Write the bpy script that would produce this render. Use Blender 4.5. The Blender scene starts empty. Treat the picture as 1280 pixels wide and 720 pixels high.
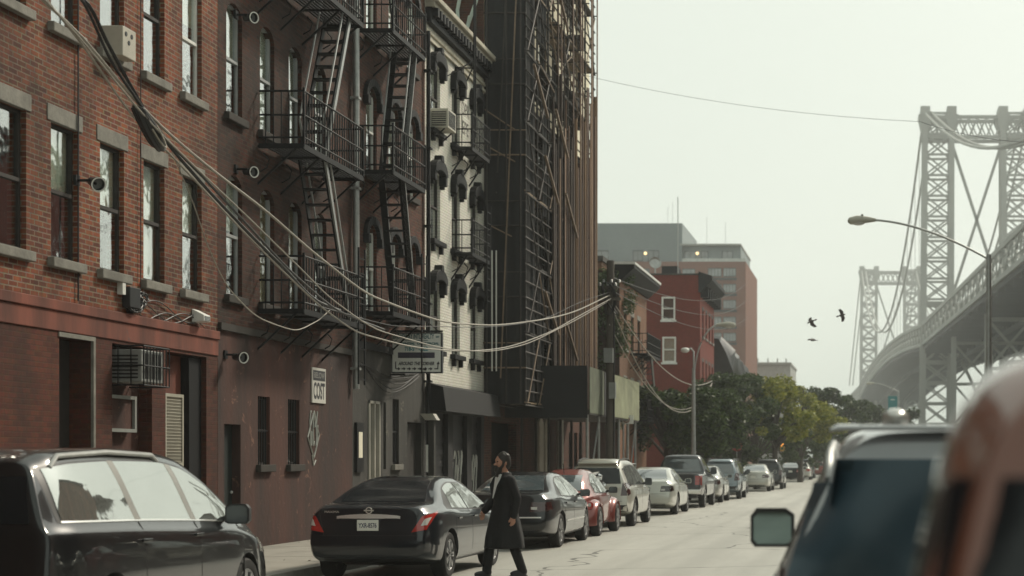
import bpy, bmesh, math, random
import numpy as np
from mathutils import Vector, Matrix
from mathutils.bvhtree import BVHTree
R = math.radians
random.seed(7)
SC = bpy.context.scene
COL = SC.collection
# ------------------------------------------------------------------ camera, sky, sun, exposure
F, CX, CY, H = 2050.0, 1092.0, 574.0, 1.72          # pixels of a 1280 px wide photograph; eye height in metres
cam = bpy.data.cameras.new('camera')
co = bpy.data.objects.new('camera', cam); COL.objects.link(co)
co.location = (0, 0, H); co.rotation_euler = (R(90), 0, 0)
cam.sensor_width = 36; cam.lens = F / 1280 * 36
cam.shift_x = -(CX - 640) / 1280; cam.shift_y = (CY - 360) / 1280
cam.clip_start = .05; cam.clip_end = 6000
cam.dof.use_dof = True; cam.dof.focus_distance = 27; cam.dof.aperture_fstop = 1.8
SC.camera = co
SUN_AZ, SUN_EL = R(36), R(42)
w = bpy.data.worlds.new('World'); SC.world = w; w.use_nodes = True
nt = w.node_tree; nt.nodes.clear()
sky = nt.nodes.new('ShaderNodeTexSky'); sky.sky_type = 'NISHITA'; sky.sun_disc = False
sky.sun_elevation = SUN_EL; sky.sun_rotation = SUN_AZ; sky.dust_density = 6; sky.air_density = 1.0; sky.ozone_density = .6
hs = nt.nodes.new('ShaderNodeHueSaturation'); hs.inputs['Saturation'].default_value = .35
mx = nt.nodes.new('ShaderNodeMix'); mx.data_type = 'RGBA'; mx.inputs[0].default_value = .80
mx.inputs[7].default_value = (6.75, 7.35, 6.4, 1)     # the even cloud deck
bg = nt.nodes.new('ShaderNodeBackground'); bg.inputs['Strength'].default_value = .10
wo = nt.nodes.new('ShaderNodeOutputWorld')
nt.links.new(sky.outputs[0], hs.inputs['Color']); nt.links.new(hs.outputs[0], mx.inputs[6])
nt.links.new(mx.outputs[2], bg.inputs['Color']); nt.links.new(bg.outputs[0], wo.inputs['Surface'])
sl = bpy.data.lights.new('sun', 'SUN'); sl.energy = 2.6; sl.angle = R(8); sl.color = (1, .9, .74)
so = bpy.data.objects.new('sun', sl); COL.objects.link(so)
so.rotation_euler = (-Vector((math.sin(SUN_AZ)*math.cos(SUN_EL), math.cos(SUN_AZ)*math.cos(SUN_EL), math.sin(SUN_EL)))).to_track_quat('-Z', 'Y').to_euler()
SC.view_settings.view_transform = 'Standard'; SC.view_settings.look = 'None'
SC.view_settings.gamma = 1; SC.view_settings.exposure = 0.3
SC.cycles.use_denoising = True; SC.cycles.max_bounces = 8; SC.cycles.volume_bounces = 1
SC.cycles.transparent_max_bounces = 24

# ------------------------------------------------------------------ materials
MATS = {}
def nodes(name):
    m = bpy.data.materials.new(name); m.use_nodes = True
    return m, m.node_tree, m.node_tree.nodes['Principled BSDF']
def rgba(c, k=1): return (c[0]*k, c[1]*k, c[2]*k, 1)
def pbr(name, col, rough=.6, metal=0, spec=.5, coat=0, var=.25, vs=2.0, bump=0, bs=30, col2=None, emit=0, streak=False, peel=None):
    if name in MATS: return MATS[name]
    m, t, b = nodes(name); N = t.nodes.new; Lk = t.links.new
    b.inputs['Roughness'].default_value = rough; b.inputs['Metallic'].default_value = metal
    b.inputs['Specular IOR Level'].default_value = spec
    b.inputs['Coat Weight'].default_value = coat; b.inputs['Coat Roughness'].default_value = .03
    g = N('ShaderNodeNewGeometry')
    src = g.outputs['Position']
    if streak:
        mp = N('ShaderNodeMapping'); mp.inputs['Scale'].default_value = (1, 1, .15); Lk(src, mp.inputs[0]); src = mp.outputs[0]
    n = N('ShaderNodeTexNoise'); n.inputs['Scale'].default_value = vs; n.inputs['Detail'].default_value = 6; n.inputs['Roughness'].default_value = .65
    Lk(src, n.inputs['Vector'])
    r = N('ShaderNodeValToRGB'); r.color_ramp.elements[0].position = .35; r.color_ramp.elements[1].position = .68
    c2 = col2 or tuple(c*(1-var) for c in col)
    r.color_ramp.elements[0].color = rgba(c2); r.color_ramp.elements[1].color = rgba(col)
    Lk(n.outputs['Fac'], r.inputs[0]); out_ = r.outputs[0]
    if peel:                                                 # flaked spots and repair patches that show the layer below
        for sc_, th_, pc_ in ((3.2, .63, peel), (1.1, .66, tuple(c*.45 for c in peel)), (9.0, .68, tuple(c*.6 for c in peel))):
            pn = N('ShaderNodeTexNoise'); pn.inputs['Scale'].default_value = sc_; pn.inputs['Detail'].default_value = 9; pn.inputs['Roughness'].default_value = .72; pn.inputs['Distortion'].default_value = .6; Lk(g.outputs['Position'], pn.inputs['Vector'])
            pr_ = N('ShaderNodeMapRange'); pr_.inputs[1].default_value = th_-.03; pr_.inputs[2].default_value = th_+.03; Lk(pn.outputs[0], pr_.inputs[0])
            pm = N('ShaderNodeMix'); pm.data_type = 'RGBA'; Lk(pr_.outputs[0], pm.inputs[0]); Lk(out_, pm.inputs[6]); pm.inputs[7].default_value = rgba(pc_); out_ = pm.outputs[2]
    Lk(out_, b.inputs['Base Color'])
    if emit:
        b.inputs['Emission Color'].default_value = rgba(col); b.inputs['Emission Strength'].default_value = emit
    if bump:
        n2 = N('ShaderNodeTexNoise'); n2.inputs['Scale'].default_value = bs; n2.inputs['Detail'].default_value = 4; Lk(g.outputs['Position'], n2.inputs['Vector'])
        bp = N('ShaderNodeBump'); bp.inputs['Strength'].default_value = bump; bp.inputs['Distance'].default_value = .02
        Lk(n2.outputs['Fac'], bp.inputs['Height']); Lk(bp.outputs[0], b.inputs['Normal'])
    MATS[name] = m; return m
def brick(name, c1, c2, mortar, soot=(.02, .018, .016), amt=.55, bw=.215, rh=.0715, ms=.009, vs=.55, mul=.6):
    m, t, b = nodes(name); N = t.nodes.new; Lk = t.links.new
    g = N('ShaderNodeNewGeometry'); sp = N('ShaderNodeSeparateXYZ'); Lk(g.outputs['Position'], sp.inputs[0])
    sn = N('ShaderNodeSeparateXYZ'); Lk(g.outputs['True Normal'], sn.inputs[0])
    ab = N('ShaderNodeMath'); ab.operation = 'ABSOLUTE'; Lk(sn.outputs[0], ab.inputs[0])
    gt = N('ShaderNodeMath'); gt.operation = 'GREATER_THAN'; gt.inputs[1].default_value = .5; Lk(ab.outputs[0], gt.inputs[0])
    mf = N('ShaderNodeMix'); mf.data_type = 'FLOAT'; Lk(gt.outputs[0], mf.inputs[0]); Lk(sp.outputs[0], mf.inputs[2]); Lk(sp.outputs[1], mf.inputs[3])
    cb = N('ShaderNodeCombineXYZ'); Lk(mf.outputs[0], cb.inputs[0]); Lk(sp.outputs[2], cb.inputs[1])
    bt = N('ShaderNodeTexBrick'); bt.inputs['Scale'].default_value = 1; bt.inputs['Brick Width'].default_value = bw; bt.inputs['Row Height'].default_value = rh
    bt.inputs['Mortar Size'].default_value = ms; bt.inputs['Mortar Smooth'].default_value = .2; bt.inputs['Bias'].default_value = -.1
    bt.inputs['Color1'].default_value = rgba(c1); bt.inputs['Color2'].default_value = rgba(c2); bt.inputs['Mortar'].default_value = rgba(mortar)
    Lk(cb.outputs[0], bt.inputs['Vector'])
    n = N('ShaderNodeTexNoise'); n.inputs['Scale'].default_value = vs; n.inputs['Detail'].default_value = 8; n.inputs['Roughness'].default_value = .7
    mp = N('ShaderNodeMapping'); mp.inputs['Scale'].default_value = (1, 1, .5); Lk(g.outputs['Position'], mp.inputs[0]); Lk(mp.outputs[0], n.inputs['Vector'])
    r = N('ShaderNodeValToRGB'); r.color_ramp.elements[0].position = .38; r.color_ramp.elements[1].position = .70
    r.color_ramp.elements[0].color = (0, 0, 0, 1); r.color_ramp.elements[1].color = (amt, amt, amt, 1); Lk(n.outputs['Fac'], r.inputs[0])
    n2 = N('ShaderNodeTexNoise'); n2.inputs['Scale'].default_value = 14; n2.inputs['Detail'].default_value = 3; Lk(cb.outputs[0], n2.inputs['Vector'])
    mv = N('ShaderNodeMix'); mv.data_type = 'RGBA'; mv.blend_type = 'MULTIPLY'; mv.inputs[0].default_value = mul
    Lk(bt.outputs['Color'], mv.inputs[6]); Lk(n2.outputs['Color'], mv.inputs[7])
    gm = N('ShaderNodeGamma'); gm.inputs[1].default_value = 1.0
    br = N('ShaderNodeBrightContrast'); br.inputs[1].default_value = 0.0
    mxx = N('ShaderNodeMix'); mxx.data_type = 'RGBA'; Lk(r.outputs[0], mxx.inputs[0]); Lk(mv.outputs[2], mxx.inputs[6]); mxx.inputs[7].default_value = rgba(soot)
    Lk(mxx.outputs[2], b.inputs['Base Color']); b.inputs['Roughness'].default_value = .85; b.inputs['Specular IOR Level'].default_value = .25
    bp = N('ShaderNodeBump'); bp.inputs['Strength'].default_value = .7; bp.inputs['Distance'].default_value = .012; bp.invert = True
    Lk(bt.outputs['Fac'], bp.inputs['Height']); Lk(bp.outputs[0], b.inputs['Normal'])
    MATS[name] = m; return m
def glass(name, tint=(.9, .95, .95), refl=.5):
    m = bpy.data.materials.new(name); m.use_nodes = True; t = m.node_tree; t.nodes.clear(); N = t.nodes.new; Lk = t.links.new
    tr = N('ShaderNodeBsdfTransparent'); tr.inputs[0].default_value = rgba(tint)
    gl = N('ShaderNodeBsdfGlossy'); gl.inputs['Roughness'].default_value = .04; gl.inputs[0].default_value = (1, 1, 1, 1)
    n = N('ShaderNodeTexNoise'); n.inputs['Scale'].default_value = 2.5; g = N('ShaderNodeNewGeometry'); Lk(g.outputs['Position'], n.inputs['Vector'])
    bp = N('ShaderNodeBump'); bp.inputs['Strength'].default_value = .12; bp.inputs['Distance'].default_value = .05; Lk(n.outputs[0], bp.inputs['Height']); Lk(bp.outputs[0], gl.inputs['Normal'])
    lw = N('ShaderNodeLayerWeight'); lw.inputs[0].default_value = .5
    pw = N('ShaderNodeMath'); pw.operation = 'POWER'; pw.inputs[1].default_value = 3.0; Lk(lw.outputs['Facing'], pw.inputs[0])
    fr = N('ShaderNodeMath'); fr.operation = 'MULTIPLY_ADD'; fr.inputs[1].default_value = .80; fr.inputs[2].default_value = .20; Lk(pw.outputs[0], fr.inputs[0])
    mx = N('ShaderNodeMixShader'); Lk(fr.outputs[0], mx.inputs[0]); Lk(tr.outputs[0], mx.inputs[1]); Lk(gl.outputs[0], mx.inputs[2])
    o = N('ShaderNodeOutputMaterial'); Lk(mx.outputs[0], o.inputs['Surface']); MATS[name] = m; return m
def leafmat(name, cols):
    m, t, b = nodes(name); N = t.nodes.new; Lk = t.links.new
    g = N('ShaderNodeNewGeometry'); r = N('ShaderNodeValToRGB')
    els = r.color_ramp.elements
    while len(els) < len(cols): els.new(.5)
    for i, c in enumerate(cols): els[i].position = i/(len(cols)-1); els[i].color = rgba(c)
    Lk(g.outputs['Random Per Island'], r.inputs[0])
    b.inputs['Roughness'].default_value = .55; b.inputs['Specular IOR Level'].default_value = .3
    tl = N('ShaderNodeBsdfTranslucent'); Lk(r.outputs[0], tl.inputs[0]); Lk(r.outputs[0], b.inputs['Base Color'])
    ms = N('ShaderNodeMixShader'); ms.inputs[0].default_value = .3
    o = t.nodes['Material Output']; Lk(b.outputs[0], ms.inputs[1]); Lk(tl.outputs[0], ms.inputs[2]); Lk(ms.outputs[0], o.inputs['Surface'])
    MATS[name] = m; return m
BR_A = brick('brick_orange_red', (.37, .105, .046), (.12, .036, .024), (.33, .25, .18), amt=.82, vs=.8, ms=.0105)
BR_A2 = brick('brick_painted_red', (.17, .048, .028), (.10, .03, .02), (.13, .055, .035), amt=.7, vs=1.0)
BR_B = brick('brick_sooty_brown', (.11, .033, .018), (.035, .014, .010), (.085, .06, .045), amt=.85, vs=.9)
BR_C = brick('brick_red_brown', (.17, .05, .028), (.07, .024, .017), (.15, .11, .08), amt=.85, vs=.7)
BR_D = brick('brick_white_paint', (.86, .85, .77), (.80, .79, .71), (.60, .58, .51), soot=(.40, .35, .26), amt=.4, vs=.9, mul=.25)
BR_E = brick('brick_dark_old', (.10, .05, .035), (.07, .035, .025), (.09, .07, .06), amt=.6)
BR_G = brick('brick_deep_red', (.26, .045, .030), (.21, .038, .026), (.20, .05, .035), amt=.2)
BR_H = brick('brick_apartment', (.30, .11, .065), (.25, .09, .055), (.28, .12, .08), amt=.15)
BR_F = brick('brick_warm_old', (.36, .17, .09), (.28, .12, .07), (.3, .22, .16), amt=.5)
STUCCO = pbr('red_stucco', (.085, .030, .020), .9, vs=1.1, bump=.4, bs=9, streak=True, col2=(.028, .016, .014), peel=(.17, .085, .055))
STUCCO_HI = pbr('red_band_paint', (.22, .06, .035), .8, var=.6, vs=2, streak=True, peel=(.10, .05, .04))
STONE = pbr('grey_stone', (.24, .23, .20), .9, var=.4, vs=4, bump=.3, bs=25)
STONE_DK = pbr('dark_grey_stone', (.065, .062, .056), .9, var=.55, vs=1.6, bump=.4, bs=12, streak=True, peel=(.14, .13, .10))
IRON = pbr('black_iron', (.006, .007, .009), .6, spec=.3, var=.3)
IRON_RUST = pbr('rusty_pipe', (.20, .12, .08), .65, metal=.2, var=.4, vs=5)
WOOD_DK = pbr('dark_wood', (.035, .03, .027), .75, var=.4, vs=6)
WOOD = pbr('weathered_plank', (.26, .19, .12), .85, var=.4, vs=5)
WHITE = pbr('white_paint', (.72, .72, .68), .5, var=.15, vs=5)
CREAM = pbr('cream_blind', (.88, .83, .66), .8, var=.12, vs=3)
CREAMW = pbr('cream_render', (.78, .72, .56), .9, var=.25, vs=1.2, bump=.2, bs=10)
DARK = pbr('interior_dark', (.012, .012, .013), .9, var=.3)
BLACK = pbr('black_rubber', (.012, .012, .013), .75, var=.2, vs=9)
PLASTIC = pbr('black_plastic', (.015, .016, .018), .45, var=.2)
GALV = pbr('galvanised_steel', (.42, .43, .42), .45, metal=.6, var=.25, vs=6)
CHROME = pbr('chrome', (.88, .88, .85), .3, metal=1, var=.03)
ALLOY = pbr('alloy_rim', (.42, .42, .43), .3, metal=.8, var=.1)
GLASS = glass('window_glass')
CARGLASS = pbr('tinted_car_glass', (.010, .014, .018), .02, spec=1.0, coat=1, var=.1)
REARGLASS = pbr('dark_rear_glass', (.008, .011, .014), .16, spec=.45, var=.1)
MIRGLASS = pbr('reflective_side_glass', (.52, .54, .51), .025, metal=.85, spec=.8, var=.05, bump=.10, bs=1.6)
SKYGLASS = pbr('sky_pale_car_glass', (.09, .115, .125), .04, spec=1.0, coat=1, var=.2)  # sky reflection on rear windows is put into this paler base colour
REDLAMP = pbr('red_lamp', (.42, .03, .022), .12, coat=1, var=.25, vs=12)
DKLAMP = pbr('dark_red_lamp', (.05, .012, .012), .12, coat=1, var=.3, vs=12)
CLEARLAMP = pbr('clear_lamp', (.62, .6, .56), .1, coat=1, var=.25, vs=16)
PLATE = pbr('plate_paint', (.72, .73, .68), .5, var=.05)
PLATETXT = pbr('plate_ink', (.03, .04, .09), .5, var=.05)
CONCRETE = pbr('sidewalk_concrete', (.33, .31, .27), .85, var=.25, vs=1.5, bump=.15, bs=20)
KERB = pbr('kerb_stone', (.30, .29, .26), .85, var=.3, vs=4)
CABLE = pbr('black_cable', (.02, .02, .022), .5, var=.2)
CABLE_PALE = pbr('pale_cable', (.36, .33, .28), .55, var=.25, vs=8)
BARK = pbr('bark', (.055, .045, .035), .9, var=.4, vs=9)
POLE_WOOD = pbr('creosoted_pole', (.10, .085, .07), .85, var=.4, vs=5, streak=True)
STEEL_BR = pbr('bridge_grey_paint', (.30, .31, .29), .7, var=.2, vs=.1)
STEEL_DK = pbr('dark_and_shaded_steel', (.03, .033, .036), .8, var=.3, vs=.1)  # shade under the bridge deck is put into this near-black colour

# ------------------------------------------------------------------ mesh helpers
def wloc(o):
    v = Vector((0, 0, 0))
    while o is not None: v += o.location; o = o.parent
    return v
class MB:
    def __init__(s): s.v = []; s.f = []; s.m = []
    def quad(s, a, b, c, d, mi=0):
        n = len(s.v); s.v += [tuple(a), tuple(b), tuple(c), tuple(d)]; s.f.append((n, n+1, n+2, n+3)); s.m.append(mi)
    def box(s, x0, x1, y0, y1, z0, z1, mi=0):
        n = len(s.v)
        s.v += [(x, y, z) for z in (z0, z1) for y in (y0, y1) for x in (x0, x1)]
        for q in ((0, 2, 3, 1), (4, 5, 7, 6), (0, 1, 5, 4), (2, 6, 7, 3), (0, 4, 6, 2), (1, 3, 7, 5)):
            s.f.append(tuple(n+i for i in q)); s.m.append(mi)
        return s
    def bar(s, a, b, wx=.04, wy=None, mi=0):             # square bar from a to b
        a = Vector(a); b = Vector(b); d = (b-a)
        if d.length < 1e-6: return s
        d.normalize(); up = Vector((0, 0, 1)) if abs(d.z) < .95 else Vector((1, 0, 0))
        u = d.cross(up).normalized(); v = d.cross(u).normalized(); wy = wy or wx
        n = len(s.v)
        for p in (a, b):
            for su, sv in ((-1, -1), (1, -1), (1, 1), (-1, 1)): s.v.append(tuple(p + u*su*wx/2 + v*sv*wy/2))
        for q in ((0, 1, 2, 3), (7, 6, 5, 4), (0, 4, 5, 1), (1, 5, 6, 2), (2, 6, 7, 3), (3, 7, 4, 0)):
            s.f.append(tuple(n+i for i in q)); s.m.append(mi)
        return s
    def tube(s, pts, r, k=6, mi=0):
        pts = [Vector(p) for p in pts]; n0 = len(s.v); N = len(pts); rr = r if isinstance(r, (list, tuple)) else [r]*N
        for i, p in enumerate(pts):
            d = (pts[min(i+1, N-1)] - pts[max(i-1, 0)]).normalized()
            up = Vector((0, 0, 1)) if abs(d.z) < .9 else Vector((1, 0, 0))
            u = d.cross(up).normalized(); v = d.cross(u).normalized()
            for j in range(k):
                a = 2*math.pi*j/k; s.v.append(tuple(p + (u*math.cos(a)+v*math.sin(a))*rr[i]))
        for i in range(N-1):
            for j in range(k):
                a = n0+i*k+j; b = n0+i*k+(j+1) % k; s.f.append((a, b, b+k, a+k)); s.m.append(mi)
        s.f.append(tuple(n0+j for j in range(k))[::-1]); s.m.append(mi)
        s.f.append(tuple(n0+(N-1)*k+j for j in range(k))); s.m.append(mi)
        return s
    def lathe(s, c, ax, prof, k=24, mi=0):                # prof: (r, h) along axis ax from c
        c = Vector(c); ax = Vector(ax).normalized(); up = Vector((0, 0, 1)) if abs(ax.z) < .9 else Vector((1, 0, 0))
        u = ax.cross(up).normalized(); v = ax.cross(u).normalized(); n0 = len(s.v)
        for r, h in prof:
            for j in range(k):
                a = 2*math.pi*j/k; s.v.append(tuple(c + ax*h + (u*math.cos(a)+v*math.sin(a))*r))
        for i in range(len(prof)-1):
            for j in range(k):
                a = n0+i*k+j; b = n0+i*k+(j+1) % k; s.f.append((a, b, b+k, a+k)); s.m.append(mi)
        return s
    def prism(s, poly, d, mi=0):                          # poly: 3-d points in a plane, extruded by vector d
        n = len(s.v); k = len(poly); d = Vector(d)
        s.v += [tuple(p) for p in poly] + [tuple(Vector(p)+d) for p in poly]
        s.f.append(tuple(range(n, n+k))); s.f.append(tuple(range(n+k, n+2*k))[::-1]); s.m += [mi, mi]
        for i in range(k):
            j = (i+1) % k; s.f.append((n+i, n+k+i, n+k+j, n+j)); s.m.append(mi)
        return s
    def ball(s, c, r, k=12, mi=0):
        rx, ry, rz = r if isinstance(r, (tuple, list)) else (r, r, r)
        n0 = len(s.v); h = k//2
        for i in range(h+1):
            t = math.pi*i/h
            for j in range(k):
                a = 2*math.pi*j/k; s.v.append((c[0]+rx*math.sin(t)*math.cos(a), c[1]+ry*math.sin(t)*math.sin(a), c[2]+rz*math.cos(t)))
        for i in range(h):
            for j in range(k):
                a = n0+i*k+j; b = n0+i*k+(j+1) % k; s.f.append((a, a+k, b+k, b)); s.m.append(mi)
        return s
    def build(s, name, mat, parent=None, smooth=False, bevel=0, local=False, weld=False):
        me = bpy.data.meshes.new(name)
        v = s.v
        if parent is not None and not local:
            o = wloc(parent); v = [(a-o.x, b-o.y, c-o.z) for a, b, c in v]
        me.from_pydata(v, [], s.f)
        mats = mat if isinstance(mat, (list, tuple)) else [mat]
        for m in mats: me.materials.append(m)
        if len(mats) > 1: me.polygons.foreach_set('material_index', s.m)
        bm = bmesh.new(); bm.from_mesh(me)
        if weld: bmesh.ops.remove_doubles(bm, verts=bm.verts, dist=1e-4)
        if s.f and len(bm.faces) < 60000: bmesh.ops.recalc_face_normals(bm, faces=bm.faces)
        bm.to_mesh(me); bm.free()
        if smooth:
            me.polygons.foreach_set('use_smooth', [True]*len(me.polygons)); me.set_sharp_from_angle(angle=R(40))
        ob = bpy.data.objects.new(name, me); COL.objects.link(ob)
        if parent is not None: ob.parent = parent
        if bevel:
            b = ob.modifiers.new('bevel', 'BEVEL'); b.width = bevel; b.segments = 2; b.limit_method = 'ANGLE'
        return ob
def tag(o, label=None, cat=None, group=None, kind=None):
    if label: o['label'] = label
    if cat: o['category'] = cat
    if group: o['group'] = group
    if kind: o['kind'] = kind
    return o
def thing(name, label, cat, loc=(0, 0, 0), rz=0, group=None):
    o = bpy.data.objects.new(name, None); COL.objects.link(o); o.location = loc; o.rotation_euler = (0, 0, rz); o.empty_display_size = .2
    return tag(o, label, cat, group)
def YX(px, X): return F*X/(px-CX)
def ZY(py, Y): return H-(py-CY)*Y/F
def PT(px, py, Y): return Vector(((px-CX)*Y/F, Y, ZY(py, Y)))
_font = [None]
def text(s, size, mat, parent, M, name='lettering', width=None, extrude=.002, shear=0, bold=0, local=False):
    cu = bpy.data.curves.new(name, 'FONT'); cu.body = s; cu.size = size; cu.align_x = 'CENTER'; cu.align_y = 'CENTER'; cu.extrude = extrude; cu.shear = shear; cu.offset = bold
    ob = bpy.data.objects.new(name, cu); COL.objects.link(ob)
    bpy.context.view_layer.update()
    me = bpy.data.meshes.new_from_object(ob.evaluated_get(bpy.context.evaluated_depsgraph_get()))
    bpy.data.objects.remove(ob); bpy.data.curves.remove(cu)
    if width and len(me.vertices):
        xs = [v.co.x for v in me.vertices]; k = width/(max(xs)-min(xs))
        for v in me.vertices: v.co.x *= k
    off = wloc(parent) if parent is not None else Vector()
    me.transform(M if local else Matrix.Translation(-off) @ M)
    me.materials.clear(); me.materials.append(mat); me.name = name
    o = bpy.data.objects.new(name, me); COL.objects.link(o); o.parent = parent
    return o
def face_cam(p): return Matrix.Translation(p) @ Matrix(((1, 0, 0, 0), (0, 0, -1, 0), (0, 1, 0, 0), (0, 0, 0, 1)))       # letters facing -Y
def face_street(p): return Matrix.Translation(p) @ Matrix(((0, 0, 1, 0), (1, 0, 0, 0), (0, 1, 0, 0), (0, 0, 0, 1)))     # letters facing +X
def pchip(pts):
    xs = [p[0] for p in pts]; ys = [p[1] for p in pts]; n = len(xs)
    h = [xs[i+1]-xs[i] for i in range(n-1)]; d = [(ys[i+1]-ys[i])/h[i] for i in range(n-1)]
    m = [d[0]] + [0 if d[i-1]*d[i] <= 0 else 2*d[i-1]*d[i]/(d[i-1]+d[i]) for i in range(1, n-1)] + [d[-1]]
    def f(x):
        if x <= xs[0]: return ys[0]
        if x >= xs[-1]: return ys[-1]
        i = 0
        while x > xs[i+1]: i += 1
        t = (x-xs[i])/h[i]
        return (2*t**3-3*t*t+1)*ys[i] + (t**3-2*t*t+t)*h[i]*m[i] + (-2*t**3+3*t*t)*ys[i+1] + (t**3-t*t)*h[i]*m[i+1]
    return f

# ------------------------------------------------------------------ the setting: ground, road, pavements
def asphalt():
    m, t, b = nodes('asphalt'); N = t.nodes.new; Lk = t.links.new
    g = N('ShaderNodeNewGeometry'); mp = N('ShaderNodeMapping'); mp.inputs['Scale'].default_value = (1, .12, 1); Lk(g.outputs['Position'], mp.inputs[0])
    n = N('ShaderNodeTexNoise'); n.inputs['Scale'].default_value = .9; n.inputs['Detail'].default_value = 7; n.inputs['Roughness'].default_value = .7; Lk(mp.outputs[0], n.inputs['Vector'])
    r = N('ShaderNodeValToRGB'); r.color_ramp.elements[0].position = .33; r.color_ramp.elements[1].position = .7
    r.color_ramp.elements[0].color = (.34, .333, .30, 1); r.color_ramp.elements[1].color = (.47, .462, .42, 1); Lk(n.outputs[0], r.inputs[0])
    v = N('ShaderNodeTexNoise'); v.inputs['Scale'].default_value = 60; v.inputs['Detail'].default_value = 2; Lk(g.outputs['Position'], v.inputs['Vector'])
    mm = N('ShaderNodeMix'); mm.data_type = 'RGBA'; mm.blend_type = 'OVERLAY'; mm.inputs[0].default_value = .45; Lk(r.outputs[0], mm.inputs[6]); Lk(v.outputs[0], mm.inputs[7])
    sx = N('ShaderNodeSeparateXYZ'); Lk(g.outputs['Position'], sx.inputs[0]); band = None
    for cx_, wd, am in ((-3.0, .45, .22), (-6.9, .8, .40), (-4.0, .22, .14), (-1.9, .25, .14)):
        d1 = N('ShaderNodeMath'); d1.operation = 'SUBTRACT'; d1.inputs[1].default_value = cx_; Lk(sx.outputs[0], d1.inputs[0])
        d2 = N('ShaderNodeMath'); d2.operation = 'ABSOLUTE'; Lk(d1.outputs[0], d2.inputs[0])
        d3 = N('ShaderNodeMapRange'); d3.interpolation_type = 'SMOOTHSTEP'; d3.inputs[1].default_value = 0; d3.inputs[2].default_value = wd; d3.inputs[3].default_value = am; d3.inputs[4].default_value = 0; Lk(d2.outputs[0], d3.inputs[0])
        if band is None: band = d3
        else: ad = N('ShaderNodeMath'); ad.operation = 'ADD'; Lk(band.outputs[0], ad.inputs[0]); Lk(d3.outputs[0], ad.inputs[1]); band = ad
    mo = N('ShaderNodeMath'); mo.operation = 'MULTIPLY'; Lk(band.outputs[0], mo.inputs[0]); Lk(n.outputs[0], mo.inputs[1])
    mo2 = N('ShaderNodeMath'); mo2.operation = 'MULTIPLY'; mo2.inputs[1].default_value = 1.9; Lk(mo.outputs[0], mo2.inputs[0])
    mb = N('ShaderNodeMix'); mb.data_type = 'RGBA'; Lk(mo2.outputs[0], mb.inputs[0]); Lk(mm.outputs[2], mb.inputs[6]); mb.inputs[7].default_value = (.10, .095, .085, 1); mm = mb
    # oil drips along the parking lane and tar-sealed cracks
    cr = N('ShaderNodeTexVoronoi'); cr.feature = 'DISTANCE_TO_EDGE'; cr.inputs['Scale'].default_value = .22
    wn = N('ShaderNodeTexNoise'); wn.inputs['Scale'].default_value = .8; Lk(g.outputs['Position'], wn.inputs['Vector'])
    va = N('ShaderNodeVectorMath'); va.operation = 'ADD'; Lk(g.outputs['Position'], va.inputs[0]); Lk(wn.outputs['Color'], va.inputs[1]); Lk(va.outputs[0], cr.inputs['Vector'])
    lt = N('ShaderNodeMath'); lt.operation = 'LESS_THAN'; lt.inputs[1].default_value = .006; Lk(cr.outputs['Distance'], lt.inputs[0])
    ms = N('ShaderNodeMath'); ms.operation = 'MULTIPLY'; ms.inputs[1].default_value = .75; Lk(lt.outputs[0], ms.inputs[0])
    m2 = N('ShaderNodeMix'); m2.data_type = 'RGBA'; Lk(ms.outputs[0], m2.inputs[0]); Lk(mm.outputs[2], m2.inputs[6]); m2.inputs[7].default_value = (.05, .048, .045, 1)
    Lk(m2.outputs[2], b.inputs['Base Color']); b.inputs['Roughness'].default_value = .55
    bp = N('ShaderNodeBump'); bp.inputs['Strength'].default_value = .3; bp.inputs['Distance'].default_value = .01; Lk(v.outputs[0], bp.inputs['Height']); Lk(bp.outputs[0], b.inputs['Normal'])
    return m
ASPHALT = asphalt()
KL, KR = -8.15, 2.5          # kerb lines, left and right of the camera
XF = -11.0                    # the line of the house fronts
b = MB(); b.quad((-480, -35, -.012), (480, -35, -.012), (480, 1080, -.012), (-480, 1080, -.012))
tag(b.build('ground', pbr('earth', (.12, .115, .09), .95, var=.35, vs=.2)), kind='structure')
b = MB()
for i in range(60): b.quad((KL, -30+i*9, 0), (KR, -30+i*9, 0), (KR, -21+i*9, 0), (KL, -21+i*9, 0))
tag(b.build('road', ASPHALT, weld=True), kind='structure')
def slabs(name, x0, x1, y0, y1, kerbside):
    b = MB(); y = y0
    kx = (x1-.16, x1) if kerbside > 0 else (x0, x0+.16)
    ix = (x0, x1-.165) if kerbside > 0 else (x0+.165, x1)
    while y < y1:
        n = max(1, round((ix[1]-ix[0])/1.5)); sw = (ix[1]-ix[0])/n
        for k in range(n): b.box(ix[0]+k*sw+.005, ix[0]+(k+1)*sw-.005, y+.006, y+1.49, -.01, .148+random.uniform(0, .004), 0)
        b.box(kx[0], kx[1], y+.004, y+1.492, -.01, .152, 1)
        y += 1.5
    b.box(x0, x1-.01, y0, y1, -.01, .138, 2)
    return tag(b.build(name, [CONCRETE, KERB, pbr('joint_dirt', (.08, .07, .06), .95)]), kind='structure')
slabs('left_sidewalk', -11.4, KL, -20, 175, 1)
slabs('right_sidewalk', KR, 6.2, -20, 175, -1)
b = MB()
b.lathe((-1.85, 21.6, .004), (0, 0, 1), [(.001, 0), (.30, 0), (.30, .004), (.36, .004), (.36, -.004)], 28)
tag(b.build('manhole_cover', pbr('cast_iron', (.14, .13, .12), .6, metal=.3, var=.4, vs=20)), 'round iron manhole cover set in the asphalt', 'manhole cover')

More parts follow.
